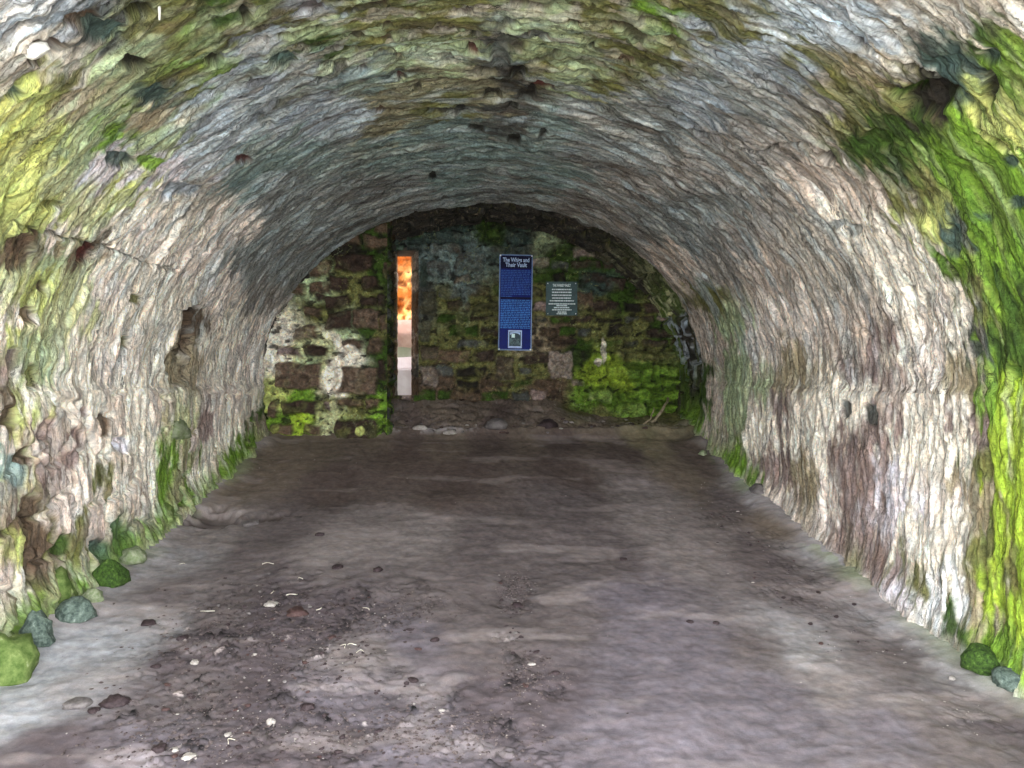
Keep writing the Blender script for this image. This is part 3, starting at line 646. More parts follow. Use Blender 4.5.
# scuffed and water-worn pale bands
sc1 = ss(.15, .5, fbm(Xh * 1.2 + n1 * .6, Yh * 3.2, 4, off=800.))
CF = mix(CF, PAL['flight'] * 1.02, sc1 * .35)
CF = CF * (1 - .3 * farr * ss(0, .3, n3))[..., None]
lip = np.exp(-((Yh - 8.2 - .05 * n2) / .06) ** 2) * ss(-.1, .2, n3 + .3 * n4) * ss(.2, -.2, Xh)
CF = mix(CF, PAL['fpale'], lip * .7)
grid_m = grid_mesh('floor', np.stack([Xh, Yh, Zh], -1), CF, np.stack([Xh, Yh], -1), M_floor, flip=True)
tag(grid_m, 'trodden earth floor of the vault, purple grey, rising to the back', kind='structure')
_fxi, _fyi, _Zh = fx, fy, Zh
def fz(x, y):
    i = int(np.clip(np.searchsorted(_fyi, y) - 1, 0, len(_fyi) - 2)); j = int(np.clip(np.searchsorted(_fxi, x) - 1, 0, len(_fxi) - 2))
    return float(_Zh[i:i+2, j:j+2].mean())

# ------------------------------------------------------------------ STONES
def rock_mesh(name, seed, sub=3, rough=.18, squash=(1, 1, .55), facet=.0):
    bm = bmesh.new(); bmesh.ops.create_icosphere(bm, subdivisions=sub, radius=1)
    from mathutils import noise
    o = Vector((seed * 3.7, seed * 1.3, seed * 9.1))
    for v in bm.verts:
        n = noise.fractal(v.co * 1.1 + o, .8, 2, 4) * rough * 1.6 + noise.noise(v.co * 4 + o) * rough * .35
        c = noise.cell(v.co * 1.3 + o) * facet
        v.co = v.co * (1 + n + c)
        v.co.x *= squash[0]; v.co.y *= squash[1]; v.co.z *= squash[2]
        if v.co.z < -.3 * squash[2]: v.co.z = -.3 * squash[2] + (v.co.z + .3 * squash[2]) * .3
    me = bpy.data.meshes.new(name); bm.to_mesh(me); bm.free()
    for p in me.polygons: p.use_smooth = True
    return me
SM = dict(
    dark=obj_mat('dark_pebble', (44, 34, 36), (66, 54, 56), 3, .7),
    red=obj_mat('red_brown_stone', (60, 42, 40), (82, 62, 60), 3, .75),
    pale=obj_mat('pale_stone', (140, 132, 126), (178, 172, 166), 3, .8),
    grey=obj_mat('grey_stone', (92, 86, 86), (122, 116, 114), 3, .8),
    moss=obj_mat('mossy_boulder', (34, 54, 20), (70, 98, 34), 6, .85, .9, (110, 130, 70)),
    mossy=obj_mat('yellow_moss_boulder', (70, 92, 38), (112, 128, 72), 3, .85, .8, (160, 168, 130)),
    teal=obj_mat('algae_grey_boulder', (58, 72, 66), (110, 124, 114), 4, .8, .8, (160, 170, 160)),
    palemoss=obj_mat('pale_green_boulder', (110, 126, 84), (150, 156, 130), 3, .85, .8, (176, 176, 164)))
def stone_at(x, y, w, h, mat, label, seed, cat='stone', name='stone', sink=.25, squash=.6, group=None, lift=0, Y=None, yaw=None):
    p = hit_floor(x, y)
    ax = w / 2 / F * p[1]
    me = rock_mesh(name, seed, 3 if w > 12 else 2, .2, (1, .85, squash), .06)
    o = link(name, me, SM[mat])
    sx = ax
    o.scale = (sx, sx, sx); o.rotation_euler = (0, 0, yaw if yaw is not None else seed * 1.7)
    o.location = (p[0], p[1], fz(p[0], p[1]) + sx * squash * .3 * (1 - sink) + lift - .002)
    return tag(o, label, cat, group)
ST = [
 (297, 615, 25, 8, 'red', 'largest flat red-brown stone in the gravel of the left floor', .35),
 (115, 704, 26, 12, 'dark', 'dark rounded stone near the lower left corner, the larger of a pair', .5),
 (94, 711, 14, 7, 'dark', 'small dark stone just left of the dark rounded stone, lower left', .5),
 (77, 706, 28, 9, 'grey', 'low grey hump of stone left of the dark pair, lower left', .35),
 (413, 678, 12, 5, 'dark', 'lone dark pebble on the smooth floor below the gravel', .45),
 (183, 636, 13, 6, 'dark', 'dark pebble nearest to the pale strip by the left wall', .5),
 (148, 622, 15, 5, 'dark', 'flat dark pebble on the pale floor by the left wall', .4),
 (332, 637, 11, 6, 'red', 'reddish pebble at the right edge of the gravel patch', .5),
 (308, 707, 15, 7, 'dark', 'dark pebble in the lower gravel, right of the long ridge', .5),
 (338, 567, 13, 5, 'dark', 'dark pebble above the gravel, beside the pale floor patch', .45),
 (320, 536, 10, 5, 'dark', 'small dark stone in a dimple of the pale floor patch', .6),
 (378, 570, 12, 5, 'dark', 'dark pebble just left of the middle floor, above the gravel', .5),
 (156, 668, 10, 6, 'dark', 'dark pebble below the reddish ones, left floor', .5),
 (160, 752, 16, 7, 'dark', 'dark pebble at the very bottom left of the floor', .5),
 (556, 673, 10, 6, 'dark', 'dark round pebble right of the worn groove', .6),
 (517, 602, 12, 6, 'dark', 'dark stone sunk in the worn groove of the middle floor', .5),
 (716, 624, 8, 4, 'dark', 'dark pebble on the bare right floor, right one of a close pair', .5),
 (690, 624, 8, 3, 'dark', 'dark pebble on the bare right floor, left one of a close pair', .5),
 (435, 640, 11, 5, 'dark', 'dark pebble at the tip of the gravel, middle left', .5),
 (623, 559, 9, 4, 'dark', 'small dark pebble on the middle right floor', .5),
 (228, 734, 9, 6, 'pale', 'small white chip of stone in the lower gravel', .6),
 (174, 751, 10, 5, 'pale', 'white chip of stone beside the bottom left dark pebble', .5),
 (271, 721, 12, 7, 'pale', 'rounded pale pebble in the lower gravel', .55),
 (189, 759, 16, 6, 'pale', 'flat pale pebble at the bottom edge of the floor', .4),
 (272, 604, 16, 6, 'pale', 'pale round pebble left of the large flat red-brown stone', .4),
 (442, 708, 7, 5, 'pale', 'tiny white chip on the smooth floor, lower middle', .6),
 (195, 664, 11, 6, 'pale', 'pale grey pebble at the left end of the gravel', .5),
 (118, 588, 25, 24, 'moss', 'dark green mossy boulder at the foot of the left wall', 1.0),
 (62, 612, 30, 34, 'mossy', 'bright yellow-green mossy boulder against the left wall', 1.2),
 (83, 622, 26, 20, 'teal', 'grey-green stone in front of the yellow-green boulder, left wall', .9),
 (44, 648, 26, 34, 'teal', 'dark grey-green upright stone at the foot of the left wall', 1.3),
 (12, 676, 44, 48, 'mossy', 'large green boulder in the lower left corner by the wall', 1.2),
 (100, 606, 16, 10, 'palemoss', 'small pale green stone right of the yellow-green boulder', .8),
 (140, 566, 20, 16, 'palemoss', 'pale green stone behind the dark green mossy boulder', .9),
 (160, 530, 34, 20, 'mossy', 'green and white mossy stone where the green streak meets the floor, left wall', .9),
 (204, 487, 14, 8, 'pale', 'small white stone at the foot of the left wall beyond the scraped hollow', .6),
 (184, 512, 24, 16, 'palemoss', 'pale green stone beside the scraped hollow, left wall', .8),
 (250, 523, 20, 5, 'grey', 'flat grey stone at the right end of the scraped hollow', .35),
 (703, 455, 9, 12, 'palemoss', 'grey-green stone at the far foot of the right wall', .9),
 (762, 500, 26, 14, 'grey', 'low pale stone step at the foot of the right wall', .5),
 (978, 676, 36, 22, 'moss', 'dark green mossy stone at the near foot of the right wall', .8),
 (1008, 694, 30, 18, 'teal', 'grey and white algae-covered stone at the lower right corner', .8),
 (952, 680, 8, 5, 'pale', 'small white pebble by the near foot of the right wall', .6),
 (496, 431, 26, 9, 'grey', 'rounded grey stone in the rubble lip at the back of the floor', .55),
 (450, 433, 16, 6, 'pale', 'pale flat stone left in the rubble lip at the back', .45),
 (420, 431, 14, 6, 'pale', 'pale stone in the rubble lip nearest the pier', .5),
 (548, 428, 22, 9, 'dark', 'dark stone in the rubble lip right of the rounded grey one', .6),
]
for k, (x, y, w, h, m, lb, sq) in enumerate(ST):
    big = m in ('moss', 'mossy', 'teal', 'palemoss')
    if big and x < 300: x -= 7; w *= 1.3
    if big and x > 900: x += 4; w *= 1.2
    stone_at(x, y, w, h, m, lb, k + 1, 'boulder' if big and w > 20 else 'stone', 'mossy_boulder' if big else 'pebble' if w < 20 else 'stone', squash=sq)

# loose pebbles strewn over the gravel: individuals
prot = [rock_mesh('pebble', 60 + i, 2, .22, (1, .8, .55), .08) for i in range(6)]
for i, me in enumerate(prot): me.materials.append(SM[['dark', 'dark', 'red', 'dark', 'grey', 'pale'][i]])
R = random.Random(5); zones = [((150, 430), (590, 760), 150, 'small pebble strewn in the gravel on the left of the floor', 'pebbles strewn over the left gravel', lambda x, y: abs((x - 290) - (690 - y) * .5) < 130),
    ((500, 560), (578, 700), 26, 'small pebble in the worn groove down the middle of the floor', 'pebbles in the middle groove', lambda x, y: abs(x - 505 - (y - 575) * .25) < 14),
    ((700, 900), (480, 660), 40, 'small pebble scattered along the foot of the right wall', 'pebbles along the right wall', lambda x, y: abs(x - 700 - (y - 470) * 1.0) < 60),
    ((400, 660), (418, 434), 45, 'small stone in the rubble bank at the back of the floor', 'stones of the rubble bank', lambda x, y: True)]
for (xr, yr, n, lb, gp, ok) in zones:
    c = 0
    while c < n:
        x = R.uniform(*xr); y = R.uniform(*yr)
        if not ok(x, y): continue
        p = hit_floor(x, y)
        if abs(p[0]) > 2.05: continue
        me = prot[R.choice([0, 1, 2, 3, 0, 1, 4, 0, 1, 3, 3, 0, 1, 2, 5] if yr[0] > 450 else [4, 5, 4, 2, 3])]
        o = bpy.data.objects.new('pebble', me); COL.objects.link(o)
        s = R.choice([.006, .007, .009, .011, .015]) * (1 if yr[0] > 450 else 2.6)
        o.scale = (s * R.uniform(.8, 1.4), s, s); o.rotation_euler = (0, 0, R.uniform(0, 6.3))
        o.location = (p[0], p[1], fz(p[0], p[1]) + s * .12)
        tag(o, lb, 'pebble', gp); c += 1

# grit too fine to count
def grit(name, mat, n, zones, smin, smax, label, seed):
    R = random.Random(seed); vs_ = []; fs_ = []
    octa = [(1, 0, 0), (0, 1, 0), (-1, 0, 0), (0, -1, 0), (0, 0, 1), (0, 0, -1), (.75, .75, .3), (-.7, .7, .35), (-.7, -.75, .3), (.7, -.7, .35)]
    fc = [(0, 6, 4), (6, 1, 4), (1, 7, 4), (7, 2, 4), (2, 8, 4), (8, 3, 4), (3, 9, 4), (9, 0, 4), (6, 0, 5), (1, 6, 5), (7, 1, 5), (2, 7, 5), (8, 2, 5), (3, 8, 5), (9, 3, 5), (0, 9, 5)]
    c = 0
    while c < n:
        cx, cy, rx, ry = R.choice(zones); x = R.gauss(cx, rx); y = R.gauss(cy, ry)
        if y > 790 or y < 425: continue
        p = hit_floor(x, min(y, 775))
        if abs(p[0]) > 2.12: continue
        X_ = p[0] + R.gauss(0, .02); Y_ = p[1] + R.gauss(0, .03); z = fz(X_, Y_); r = (smin + (smax - smin) * R.random() ** 2.2) * (.6 + .12 * Y_); a = R.uniform(0, 6.28); e = R.uniform(.45, 1)
        b0 = len(vs_)
        for (u, v, w_) in octa:
            u2 = u * r; v2 = v * r * e; vs_.append((X_ + u2 * math.cos(a) - v2 * math.sin(a), Y_ + u2 * math.sin(a) + v2 * math.cos(a), z + r * .15 + w_ * r * .5))
        fs_ += [(i + b0, j + b0, k + b0) for i, j, k in fc]; c += 1
    me = bpy.data.meshes.new(name); me.from_pydata(vs_, [], fs_); me.update()
    tag(link(name, me, mat), label, 'gravel', kind='stuff')
GZ = [(270, 605, 50, 14), (330, 625, 45, 14), (230, 640, 50, 16), (290, 660, 45, 16), (200, 695, 45, 18), (270, 725, 60, 18), (340, 730, 60, 18), (430, 730, 45, 16), (400, 612, 28, 8), (515, 590, 8, 10), (528, 680, 18, 12), (470, 735, 50, 14), (170, 745, 50, 14)]
GW = GZ + [(780, 560, 35, 25), (860, 640, 50, 30), (980, 710, 30, 20), (300, 470, 60, 14), (720, 500, 20, 20), (550, 560, 140, 60)]
grit('gravel', obj_mat('brown_gravel', (58, 48, 48), (112, 100, 98), 40, .85), 3600, GZ, .003, .012, 'fine dark gravel spread over the left of the earth floor and its middle groove', 21)
grit('grit', SM['pale'], 420, GW, .0025, .006, 'tiny pale chips of stone and lime scattered over the earth floor', 22)
# straw scraps
M_straw = obj_mat('pale_straw', (206, 198, 176), (236, 232, 220), 20, .7, .1)
for k, (x, y, ln, an) in enumerate([(268, 564, .10, .2), (292, 597, .09, .4), (207, 612, .11, .1), (320, 612, .07, .9), (366, 609, .08, 2.), (230, 742, .05, 1), (300, 581, .04, .5), (352, 645, .06, .3), (344, 648, .06, 2.4), (182, 564, .05, .4), (273, 593, .05, .8), (360, 652, .05, .1)]):
    p = hit_floor(x, y); bm = bmesh.new()
    L = ln * .7; prev = None
    for i in range(7):
        t = i / 6; c = Vector(((t - .5) * L, .012 * math.sin(t * 5 + k), .003 + .006 * math.sin(t * 3.1)))
        ring = [bm.verts.new(c + Vector((0, .0022 * math.cos(a), .0022 * math.sin(a)))) for a in (0, 1.57, 3.14, 4.71)]
        if prev:
            for j in range(4): bm.faces.new((prev[j], prev[(j + 1) % 4], ring[(j + 1) % 4], ring[j]))
        else: bm.faces.new(ring[::-1])
        prev = ring
    bm.faces.new(prev)
    o = from_bm('straw', bm, M_straw, smooth=True); o.location = (p[0], p[1], fz(p[0], p[1]) + .003); o.rotation_euler = (0, 0, an)
    tag(o, 'short curl of pale straw lying on the left gravel of the floor', 'straw', 'scraps of straw on the gravel')

# ------------------------------------------------------------------ tubes: branches, hanging root
def tube_bm(bm, pts, r0, r1, seg=6):
    prev = None; n = len(pts)
    for i, p in enumerate(pts):
        p = Vector(p); t = (Vector(pts[min(i + 1, n - 1)]) - Vector(pts[max(i - 1, 0)])).normalized()
        a = t.orthogonal().normalized(); b = t.cross(a); r = r0 + (r1 - r0) * i / (n - 1)
        ring = [bm.verts.new(p + (a * math.cos(k * 2 * math.pi / seg) + b * math.sin(k * 2 * math.pi / seg)) * r) for k in range(seg)]
        if prev:
            # match ring starts
            j0 = min(range(seg), key=lambda j: (ring[j].co - prev[0].co).length); ring = ring[j0:] + ring[:j0]
            for j in range(seg): bm.faces.new((prev[j], prev[(j + 1) % seg], ring[(j + 1) % seg], ring[j]))
        else: bm.faces.new(ring[::-1])
        prev = ring
    bm.faces.new(prev)
M_branch = obj_mat('bleached_root', (118, 104, 84), (176, 162, 136), 14, .8)
def wpath(px, Y0, Y1, z_off=0., jit=.01, seed=0):
    out = []; R = random.Random(seed)
    for i, (x, y) in enumerate(px):
        Y = Y0 + (Y1 - Y0) * i / (len(px) - 1); X_, Z_ = hit_y(x, y, Y); out.append((X_, Y, Z_ + z_off))
    # subdivide with a little wander
    res = []
    for a, b in zip(out[:-1], out[1:]):
        for t in (0, .33, .66): res.append(tuple(a[k] + (b[k] - a[k]) * t + R.uniform(-jit, jit) * (k != 1) for k in range(3)))
    res.append(out[-1]); return res
rt = empty('tree_root', (1.5, 8.5, 1.2))
for nm, px, r in (('stem', [(624, 441), (634, 434), (645, 428), (655, 420), (664, 408), (668, 398)], .026), ('side_root', [(640, 436), (650, 433), (662, 432), (672, 430)], .018), ('side_root', [(628, 438), (640, 427), (650, 419), (654, 408)], .014), ('side_root', [(600, 437), (615, 435), (630, 433), (644, 430)], .014)):
    bm = bmesh.new(); tube_bm(bm, wpath(px, 8.25, 8.85 if nm == 'stem' else 8.5, seed=len(px)), r, r * .5, 7)
    o = from_bm(nm, bm, M_branch, rt, True); o.matrix_parent_inverse = Matrix.Translation(-rt.location)
tag(rt, 'bare forked root sprawling over the rubble in the back right corner', 'root')
# pale dripstone straw hanging at the upper left
def vpoint(x, y, inset=0.):
    s, Y = hit_vault(x, y); d = ray(x, y); p = d * (Y / d[1]); p[2] += CAMZ
    return p
p = SURF[(159, 5)]; bm = bmesh.new()
top = Vector((p[0], p[1], p[2] + .012)); 
tube_bm(bm, [top, top + Vector((.001, -.002, -.03)), top + Vector((.002, -.003, -.05)), top + Vector((.002, -.003, -.072))], .007, .0035, 8)
M_drip = obj_mat('calcite', (226, 224, 216), (246, 244, 240), 20, .5, .2)
o = from_bm('stalactite', bm, M_drip, None, True); tag(o, 'thin white stalactite straw hanging from the vault, upper left', 'stalactite')
p = SURF[(39, 49)]; me = rock_mesh("stone", 90, 3, .2, (1, .8, .75)); o = link('stone', me, M_drip)
d = ray(39, 49); o.location = (p[0] * .96, p[1] * .96, CAMZ + (p[2] - CAMZ) * .96); o.scale = (.045,) * 3; o.rotation_euler = (.2, -.7, .4)
tag(o, 'white stone lodged in a dark socket of the vault, upper left', 'stone')
# green and white stone bulging out of the left wall under the niche
p = vpoint(178, 432); me = rock_mesh('mossy_boulder', 93, 4, .15, (.6, 1, 1.0)); o = link('mossy_boulder', me, SM['palemoss'])
o.location = (p[0] - .02, p[1], p[2]); o.scale = (.14, .20, .12)
tag(o, 'pale green stone bulging from the left wall below the niche', 'boulder')

# ------------------------------------------------------------------ SIGNS
def flat_mat(name, c, rough=.5, var=.08, spec=.4):
    c = np.array(c); return obj_mat(name, np.clip(c * (1 - var), 0, 255), np.clip(c * (1 + var), 0, 255), 12, rough, .03, spec=spec)
M_blue = flat_mat('blue_enamel', (3, 22, 104), .5, spec=.12); M_navy = flat_mat('navy_print', (2, 5, 44), .5, spec=.12); M_edge = flat_mat('pale_blue_rim', (108, 134, 176), .5)
M_txt = flat_mat('pale_blue_print', (172, 196, 232), .6); M_txt2 = flat_mat('blue_print', (22, 74, 150), .6); M_screw = flat_mat('white_screw_cap', (214, 218, 220), .4)
M_slate = flat_mat('slate_green_plate', (48, 72, 74), .6, .15); M_wh = flat_mat('white_print', (206, 220, 222), .6)
def text_mesh(s, size, mat, parent, name, loc, ext=.0015, off=.0, sx=1.):
    cu = bpy.data.curves.new(name, 'FONT'); cu.body = s; cu.size = size; cu.align_x = 'CENTER'; cu.align_y = 'CENTER'; cu.extrude = ext; cu.offset = off
    cu.resolution_u = 3
    t = bpy.data.objects.new('tmp', cu); COL.objects.link(t)
    bpy.context.view_layer.update(); dg = bpy.context.evaluated_depsgraph_get()
    me = bpy.data.meshes.new_from_object(t.evaluated_get(dg)); bpy.data.objects.remove(t)
    me.transform(Matrix.Diagonal((sx, 1, 1, 1)))
    me.transform(Matrix.Rotation(math.pi / 2, 4, 'X'))
    me.materials.clear()
    o = link(name, me, mat, parent); o.location = loc
    return o
def rounded_box(name, w, h, t, mat, parent, y=0, z=0, x=0, bev=.003):
    bm = bmesh.new(); box_bm(bm, x - w / 2, x + w / 2, y - t / 2, y + t / 2, z - h / 2, z + h / 2, bev)
    return from_bm(name, bm, mat, parent)
def lines(name, mat, parent, rows, y, lh, seed, gap=.008, justify=True):
    "rows: (x0, x1, z): a row of word-long strokes"
    R = random.Random(seed); bm = bmesh.new()
    for x0, x1, z in rows:
        x = x0
        while x < x1 - .006:
            w = min(R.uniform(.012, .045), x1 - x); box_bm(bm, x, x + w, y - .001, y + .0006, z - lh / 2, z + lh / 2); x += w + gap * R.uniform(.6, 1.1)
    return from_bm(name, bm, mat, parent)
YS = YE - .075
x0, z1 = hit_y(498, 254.5, YS); x1, z0 = hit_y(531.5, 350.5, YS)
sw, sh = x1 - x0, z1 - z0
sg = empty('information_sign', ((x0 + x1) / 2, YS, z0), (0, math.radians(.9), 0))
rounded_box('rim', sw, sh, .016, M_edge, sg, z=sh / 2)
rounded_box('board', sw - .026, sh - .026, .014, M_blue, sg, z=sh / 2, y=-.003, bev=.002)
rounded_box('heading_panel', sw - .034, .155, .003, M_navy, sg, z=sh - .095, y=-.0110, bev=.0008)
rounded_box('divider_band', sw - .034, .022, .003, M_navy, sg, z=sh * .545, y=-.0110, bev=.0008)
text_mesh('The Whigs and', .070, M_txt, sg, 'heading', (0, -.0130, sh - .068), off=.0015, sx=.74)
text_mesh('Their Vault', .070, M_txt, sg, 'heading', (0, -.0130, sh - .128), off=.0015, sx=.80)
hw = sw / 2 - .024
rows = [(-hw, hw, z) for z in np.linspace(sh - .195, sh * .585, 15)] + [(-hw, -hw * .25, sh * .563)]
lines('upper_text', M_txt2, sg, rows, -.0112, .012, 3)
rows = [(-hw, hw, z) for z in np.linspace(sh * .522, sh * .235, 17)]
lines('lower_text', flat_mat('brighter_blue_print', (44, 118, 196), .6), sg, rows, -.0112, .012, 4)
# the small framed view of a vault on the sign
pic = rounded_box('picture', .165, .215, .004, M_txt, sg, z=.135, y=-.0115, bev=.001)
bm = bmesh.new(); prev = None
rounded_box('picture_view', .138, .172, .002, flat_mat('dark_teal_print', (40, 62, 74), .6, .2), pic, z=.138, y=-.0148, bev=.0005)
for i in range(13):
    a = math.pi * (.12 + .76 * i / 12); c1 = (.066 * math.cos(a), .20 + .0 + .012 * math.sin(a)); c2 = (.066 * math.cos(a), .172 + .045 * math.sin(a) - .01)
    v = [bm.verts.new((c1[0], -.0163, c1[1] + .010)), bm.verts.new((c2[0], -.0163, c2[1]))]
    if prev: bm.faces.new((prev[0], v[0], v[1], prev[1]))
    prev = v
from_bm('picture_arch', bm, M_txt, pic)
rounded_box('picture_window', .040, .046, .001, flat_mat('pale_print', (214, 240, 240), .6), pic, x=-.022, z=.175, y=-.0165, bev=.0003)
lines('picture_rocks', flat_mat('grey_teal_print', (112, 140, 138), .6, .25), pic, [(-.06, .06, z) for z in (.075, .088, .1, .112, .124, .136)], -.0163, .005, 6)
for sx_ in (-1, 1):
    for zz in (.014, sh - .014):
        bm = bmesh.new(); bmesh.ops.create_uvsphere(bm, u_segments=12, v_segments=8, radius=.011)
        for v in bm.verts: v.co.y *= .5
        o = from_bm('screw_cap', bm, M_screw, sg, True); o.location = (sx_ * (sw / 2 - .013), -.010, zz)
tag(sg, 'tall narrow blue information board with pale heading and small picture, on the end wall', 'sign')
x0, z1 = hit_y(546, 281.5, YS); x1, z0 = hit_y(577.5, 315.5, YS); pw, phh = x1 - x0, z1 - z0
pq = empty('notice_plaque', ((x0 + x1) / 2, YS + .01, z0))
rounded_box('plate', pw, phh, .014, M_slate, pq, z=phh / 2)
text_mesh("THE WHIGS' VAULT", .042, M_wh, pq, 'heading', (0, -.0085, phh - .047), off=.0016, sx=.58)
def zr(v): return phh * (1 - (v - 130) / 550)
def xr_(v): return (v - 345) / 500 * pw
rws = [(xr_(a), xr_(b), zr(c)) for a, b, c in ((190, 510, 258), (190, 500, 304), (188, 500, 352), (190, 500, 398), (155, 540, 442), (135, 560, 492), (262, 430, 520), (220, 470, 553), (190, 500, 588), (280, 420, 625), (262, 430, 652))]
lines('text_block', M_wh, pq, rws, -.0072, .0145, 8, gap=.005)
for sx_ in (-1, 1):
    for zz in (.022, phh - .022):
        bm = bmesh.new(); bmesh.ops.create_uvsphere(bm, u_segments=10, v_segments=6, radius=.007)
        o = from_bm('screw', bm, M_screw, pq, True); o.location = (sx_ * (pw / 2 - .022), -.007, zz)
tag(pq, 'small slate-grey notice plaque with white centred lettering, right of the tall blue board', 'plaque')

# ------------------------------------------------------------------ OUTSIDE
PAL['orange'] = lin((206, 166, 100)); PAL['orange2'] = lin((196, 134, 74)); PAL['peach'] = lin((230, 208, 160)); PAL['rust'] = lin((96, 44, 20))
U, V = np.meshgrid(np.linspace(-9, 7, 320), np.linspace(.6, 10.0, 190), indexing='ij'); U = U.astype(np.float32); V = V.astype(np.float32)
a1 = fbm(U * .8, V * 1.2, 5, off=900.); a2 = fbm(U * 2.5, V * 3.5, 4, off=920.); t1, e1 = terrace(a1 + .3 * a2, 5)
CC = mix(mix(np.broadcast_to(PAL['orange'], U.shape + (3,)).copy(), PAL['peach'], ss(0, .4, a2)), PAL['orange2'], ss(.1, -.4, a1)); CC = mix(CC, PAL['rust'], e1 * .8 * ss(-.2, .2, a2)); CC = mix(CC, PAL['rust'], ss(.25, .5, fbm(U * 3, V * 4, 3, off=940.)) * .8)
g = grid_mesh('cliff', np.stack([U, 15.5 - 1.2 * t1 - .3 * a2 + .12 * (V - 2), V], -1), CC, np.stack([U, V], -1), M_cliff, flip=False)
tag(g, 'sunlit orange sandstone cliff seen through the slit window', 'cliff')
for nm, X0, X1 in (('sky_block_side', -4.1, -3.0), ('sky_block_side', 1.6, 3.)):  # added flanks, out of view: keep sky light off the cliff
    Uc, Vc = np.meshgrid(np.linspace(YO, 14.2, 60), np.linspace(.6, 5.2, 60), indexing='ij'); Uc = Uc.astype(np.float32); Vc = Vc.astype(np.float32)
    q1 = fbm(Uc * .8, Vc * 1.1, 4, off=950. + X0); tq_, _ = terrace(q1, 5)
    Xc = (X1 if X0 < 0 else X0) + .6 * tq_ - (.0 if X0 < 0 else 0)
    CQ = mix(np.broadcast_to(PAL['orange2'], Uc.shape + (3,)).copy(), PAL['orange'], ss(-.2, .3, q1))
    o = grid_mesh('cliff', np.stack([Xc, Uc, Vc], -1), CQ, np.stack([Uc, Vc], -1), M_cliff, flip=X0 > 0)
    tag(o, 'added orange flank keeping sky light out of the gully outside the slit, ' + ('left side' if X0 < 0 else 'right side'), 'cliff')
M_gr = obj_mat('pale_stony_ground', (146, 144, 138), (184, 182, 176), 1.2, .9)
bm = bmesh.new(); box_bm(bm, -3.5, 2.6, YO - .1, YO, 3.95, 4.9, 0)  # added wall, out of view: cuts the sky light behind the slit
tag(from_bm('wall_sky_block', bm, M_sill), 'added unseen wall over the end of the vault, shading the gully outside', kind='structure')
def slab(name, x0, x1, y0, y1, zf, nx=24, ny=24):
    bm = bmesh.new(); vs = [[bm.verts.new((x0 + (x1 - x0) * i / nx, y0 + (y1 - y0) * j / ny, zf(x0 + (x1 - x0) * i / nx, y0 + (y1 - y0) * j / ny))) for j in range(ny + 1)] for i in range(nx + 1)]
    for i in range(nx):
        for j in range(ny): bm.faces.new((vs[i][j], vs[i + 1][j], vs[i + 1][j + 1], vs[i][j + 1]))
    return from_bm(name, bm, M_gr, smooth=True)
from mathutils import noise as mn
tag(slab('ground', -14, 14, -14, YM + .05, lambda x, y: float(floor_base(0, y)) - .02 + .05 * mn.noise((x, y, 0))), 'pale ground outside the mouth of the vault', kind='structure')
tag(slab('ground', -8, 8, YO, 18, lambda x, y: 1.45 + .05 * mn.noise((x * 2, y * 2, 4))), 'pale ground outside the slit window', kind='structure')
M_blk = {'pink': obj_mat('pink_sandstone_block', (150, 124, 114), (184, 160, 148), 3, .85), 'whitish': obj_mat('sunlit_pale_rock', (226, 218, 218), (244, 240, 240), 3, .85), 'greenish': obj_mat('lichened_rock', (128, 134, 112), (160, 160, 148), 4, .85)}
def block(Y, x, y, w, h, mat, label, seed):
    X_, Z_ = hit_y(x, y, Y); top = Z_ + h / 2; h = top - 1.44; Z_ = top - h / 2; bm = bmesh.new(); box_bm(bm, -w / 2, w / 2, -.11, .11, -h / 2, h / 2, .03)
    bmesh.ops.subdivide_edges(bm, edges=bm.edges[:], cuts=2, use_grid_fill=True)
    for v in bm.verts: v.co += Vector(mn.noise_vector(v.co * 5 + Vector((seed, 0, 0)))) * .025
    o = from_bm('stone_block', bm, M_blk[mat], smooth=False); o.location = (X_, Y, Z_); tag(o, label, 'stone')
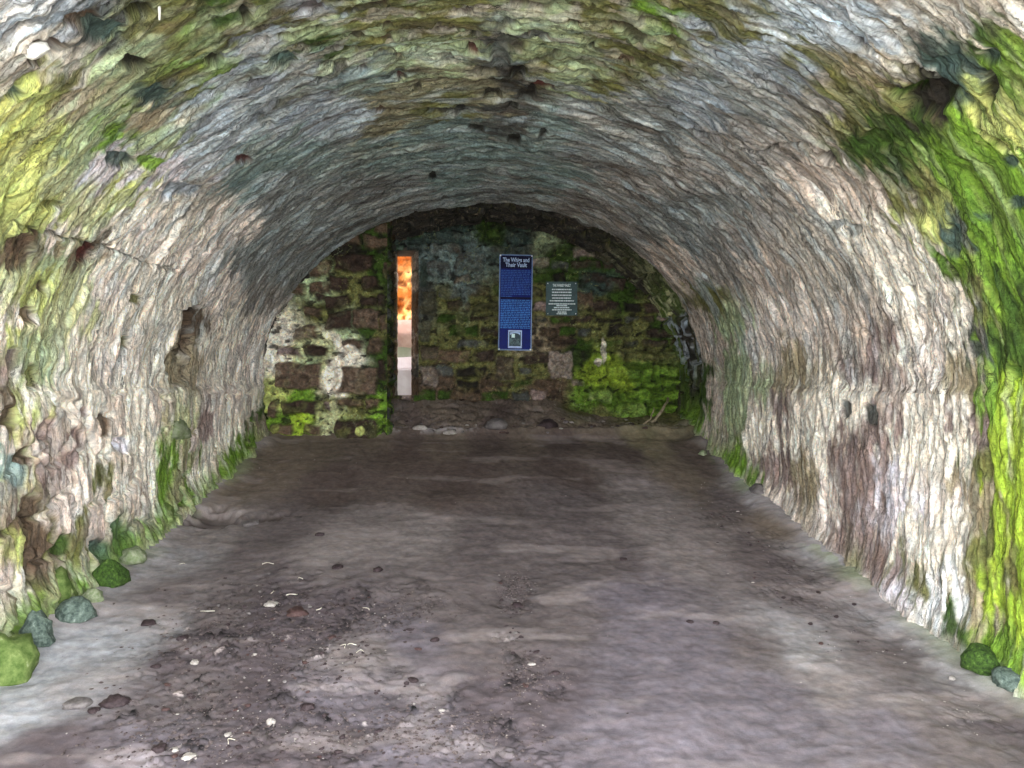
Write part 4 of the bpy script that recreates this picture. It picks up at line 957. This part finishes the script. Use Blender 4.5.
block(11.2, 404, 327, .62, .18, 'pink', 'topmost pink block of the ruin outside the slit window', 1)
block(10.93, 398, 341, .7, .19, 'pink', 'second pink block below the cliff, outside the slit window', 2)
block(10.67, 405, 353, .6, .15, 'greenish', 'thin lichened block between pink and white stones outside the slit', 3)
block(10.41, 402, 364, .62, .18, 'whitish', 'narrow white stone under the lichened block outside the slit', 4)
block(10.13, 404, 384, .8, .42, 'whitish', 'big white stone at the bottom of the view through the slit', 5)

# ------------------------------------------------------------------ LIGHT
w = bpy.data.worlds.new('World'); SC.world = w; w.use_nodes = True; nt = w.node_tree
bg = nt.nodes['Background']
sky = nt.nodes.new('ShaderNodeTexSky'); sky.sky_type = 'HOSEK_WILKIE'; sky.turbidity = 6; sky.ground_albedo = .5
sky.sun_direction = Vector((.72, -.36, .78)).normalized()
mx = nt.nodes.new('ShaderNodeMix'); mx.data_type = 'RGBA'; mx.inputs['Factor'].default_value = .75; mx.inputs['B'].default_value = (.95, .97, 1.0, 1)
nt.links.new(sky.outputs[0], mx.inputs['A']); nt.links.new(mx.outputs['Result'], bg.inputs[0]); bg.inputs[1].default_value = 2.2
sl = bpy.data.lights.new('sun', 'SUN'); so = bpy.data.objects.new('sun', sl); COL.objects.link(so)
sl.energy = 2.0; sl.angle = math.radians(2); sl.color = (1, .97, .93)
so.rotation_euler = Vector((.72, -.36, .78)).to_track_quat('Z', 'Y').to_euler(); so.location = (6, -8, 9)

cam = bpy.data.cameras.new('camera'); co = bpy.data.objects.new('camera', cam); COL.objects.link(co); SC.camera = co
cam.sensor_fit = 'HORIZONTAL'; cam.sensor_width = 36; cam.lens = F / 1024 * 36; cam.clip_start = .05
co.location = (0, 0, CAMZ); co.rotation_euler = Euler((math.pi / 2 + PITCH, 0, -YAW), 'XYZ')
vs = SC.view_settings; vs.view_transform = 'Standard'; vs.look = 'None'; vs.gamma = 1; vs.exposure = 2.82; vs.use_curve_mapping = False
SC.cycles.max_bounces = 8; SC.cycles.diffuse_bounces = 6
